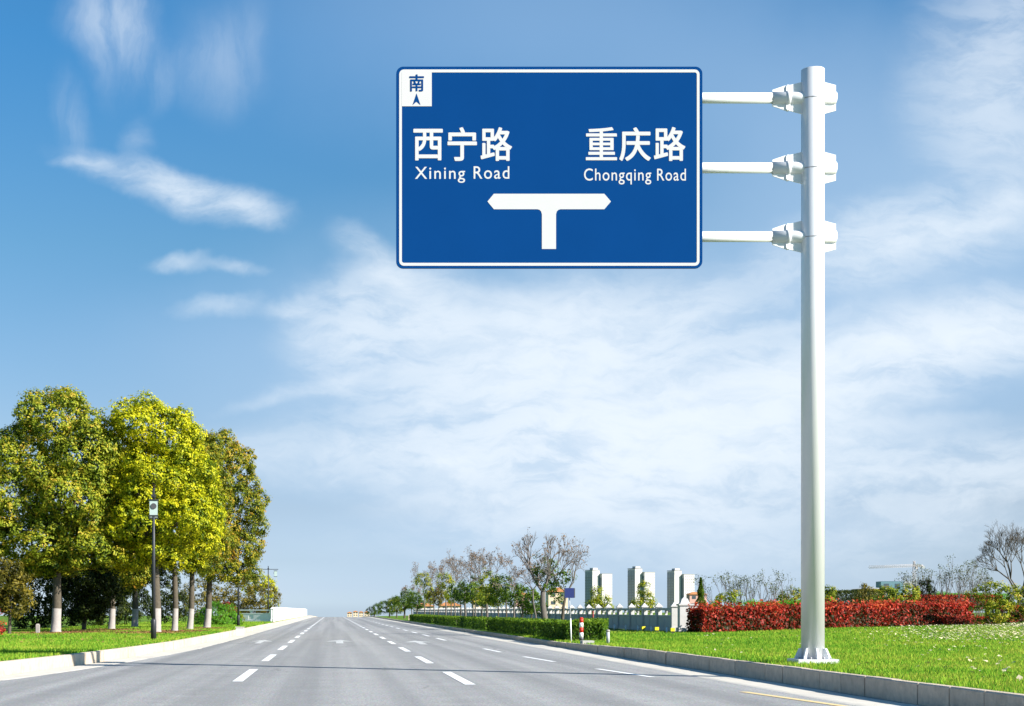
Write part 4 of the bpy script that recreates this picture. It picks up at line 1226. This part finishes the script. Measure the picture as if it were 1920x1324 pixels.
GHs = 'distant houses beyond the balustrade'
house('house', 'distant cream house with orange roof behind the left end of the tree row', 778, 812, 1131, 1137, 230, M['cream'], M['tile'], GHs)
house('house', 'distant cream house with orange roof behind the middle of the tree row', 824, 862, 1129, 1136, 235, M['cream'], M['tile'], GHs)
house('house', 'distant orange-roofed house behind the rusty bare trees', 886, 914, 1122, 1131, 240, M['cream'], M['tile'], GHs)
house('house', 'distant pink-walled house left of the thick grey trunk', 966, 990, 1110, 1116, 240, M['pink'], M['tile'], GHs)
house('house', 'distant cream and orange house between the thick grey trunk and the navy panel', 1026, 1062, 1102, 1110, 250, M['cream'], M['tile'], GHs, 3)
house('house', 'distant salmon low house right of the third tower behind the conifer', 1290, 1322, 1110, 1115, 320, M['pink'], M['tile'], GHs, 3)
house('building', 'teal-clad flat building under the crane', 1647, 1688, 1090, 1090.6, 320, M['teal'], M['teal'], None, 3, 'building', .06)
house('building', 'grey flat building adjoining the teal one below the crane mast', 1689, 1716, 1090, 1090.6, 322, M['greywall'], M['greywall'], None, 3, 'building', .06)
house('pavilion', 'low building with flat grey eaves behind the pale olive bush', 1608, 1650, 1101, 1105, 130, M['cream'], M['greywall'], None, 1, 'building')
GF = 'row of tiny pale buildings beyond the crest of the road'
for px0, px1, top, lab in ((651, 660, 1147, 'tiny pale building beyond the crest, leftmost of the row'), (662, 671, 1145, 'tiny pale building beyond the crest, second from left'),
                           (673, 681, 1146, 'tiny pale building beyond the crest, third from left'), (683, 693, 1146, 'tiny pale building beyond the crest, closest to the green trees')):
    house('far_building', lab, px0, px1, top, top + 2.5, 620, M['cream'], M['tile'], GF, 3, 'building')

DC = 620.0
t = thing('tower_crane', 'pale tower crane far behind the bushes on the right', 'crane', gp(1714, DC))
zj, zt, zb = Z(1062, DC) - t.location.z, Z(1052, DC) - t.location.z, 0


def lattice(b, p0, p1, w_, n, r):
    p0, p1 = Vector(p0), Vector(p1); d = (p1 - p0).normalized(); a = d.orthogonal().normalized(); c = d.cross(a)
    cs = [a * w_ + c * w_, a * w_ - c * w_, -a * w_ - c * w_, -a * w_ + c * w_]
    for o in cs: b.tube([p0 + o, p1 + o], [r, r], 4)
    for i in range(n):
        q0, q1 = p0.lerp(p1, i / n), p0.lerp(p1, (i + 1) / n)
        for j in range(4): b.tube([q0 + cs[j], q1 + cs[(j + 1) % 4]], [r * .7] * 2, 3)


b = MB(); lattice(b, (0, 0, 0), (0, 0, zj), .9, 16, .13); b.build('mast', M['crane'], t)
b = MB(); lattice(b, (X(1618, DC) - X(1714, DC), -14, zj - 1), (0, 0, zj + .6), .7, 22, .10); lattice(b, (0, 0, zj + .6), (8, 3, zj + .4), .5, 4, .16); b.build('jib', M['crane'], t)
b = MB(); lattice(b, (0, 0, zj), (0, 0, zt), .5, 3, .16); b.build('apex', M['crane'], t)
b = MB(); b.box((8, 3, zj - .6), (2.4, 1.4, 2)); b.build('counterweight', M['greywall'], t)
b = MB(); b.box((1.3, -1.3, zj - 1.2), (1.4, 1.4, 2)); b.build('cab', M['crane'], t)
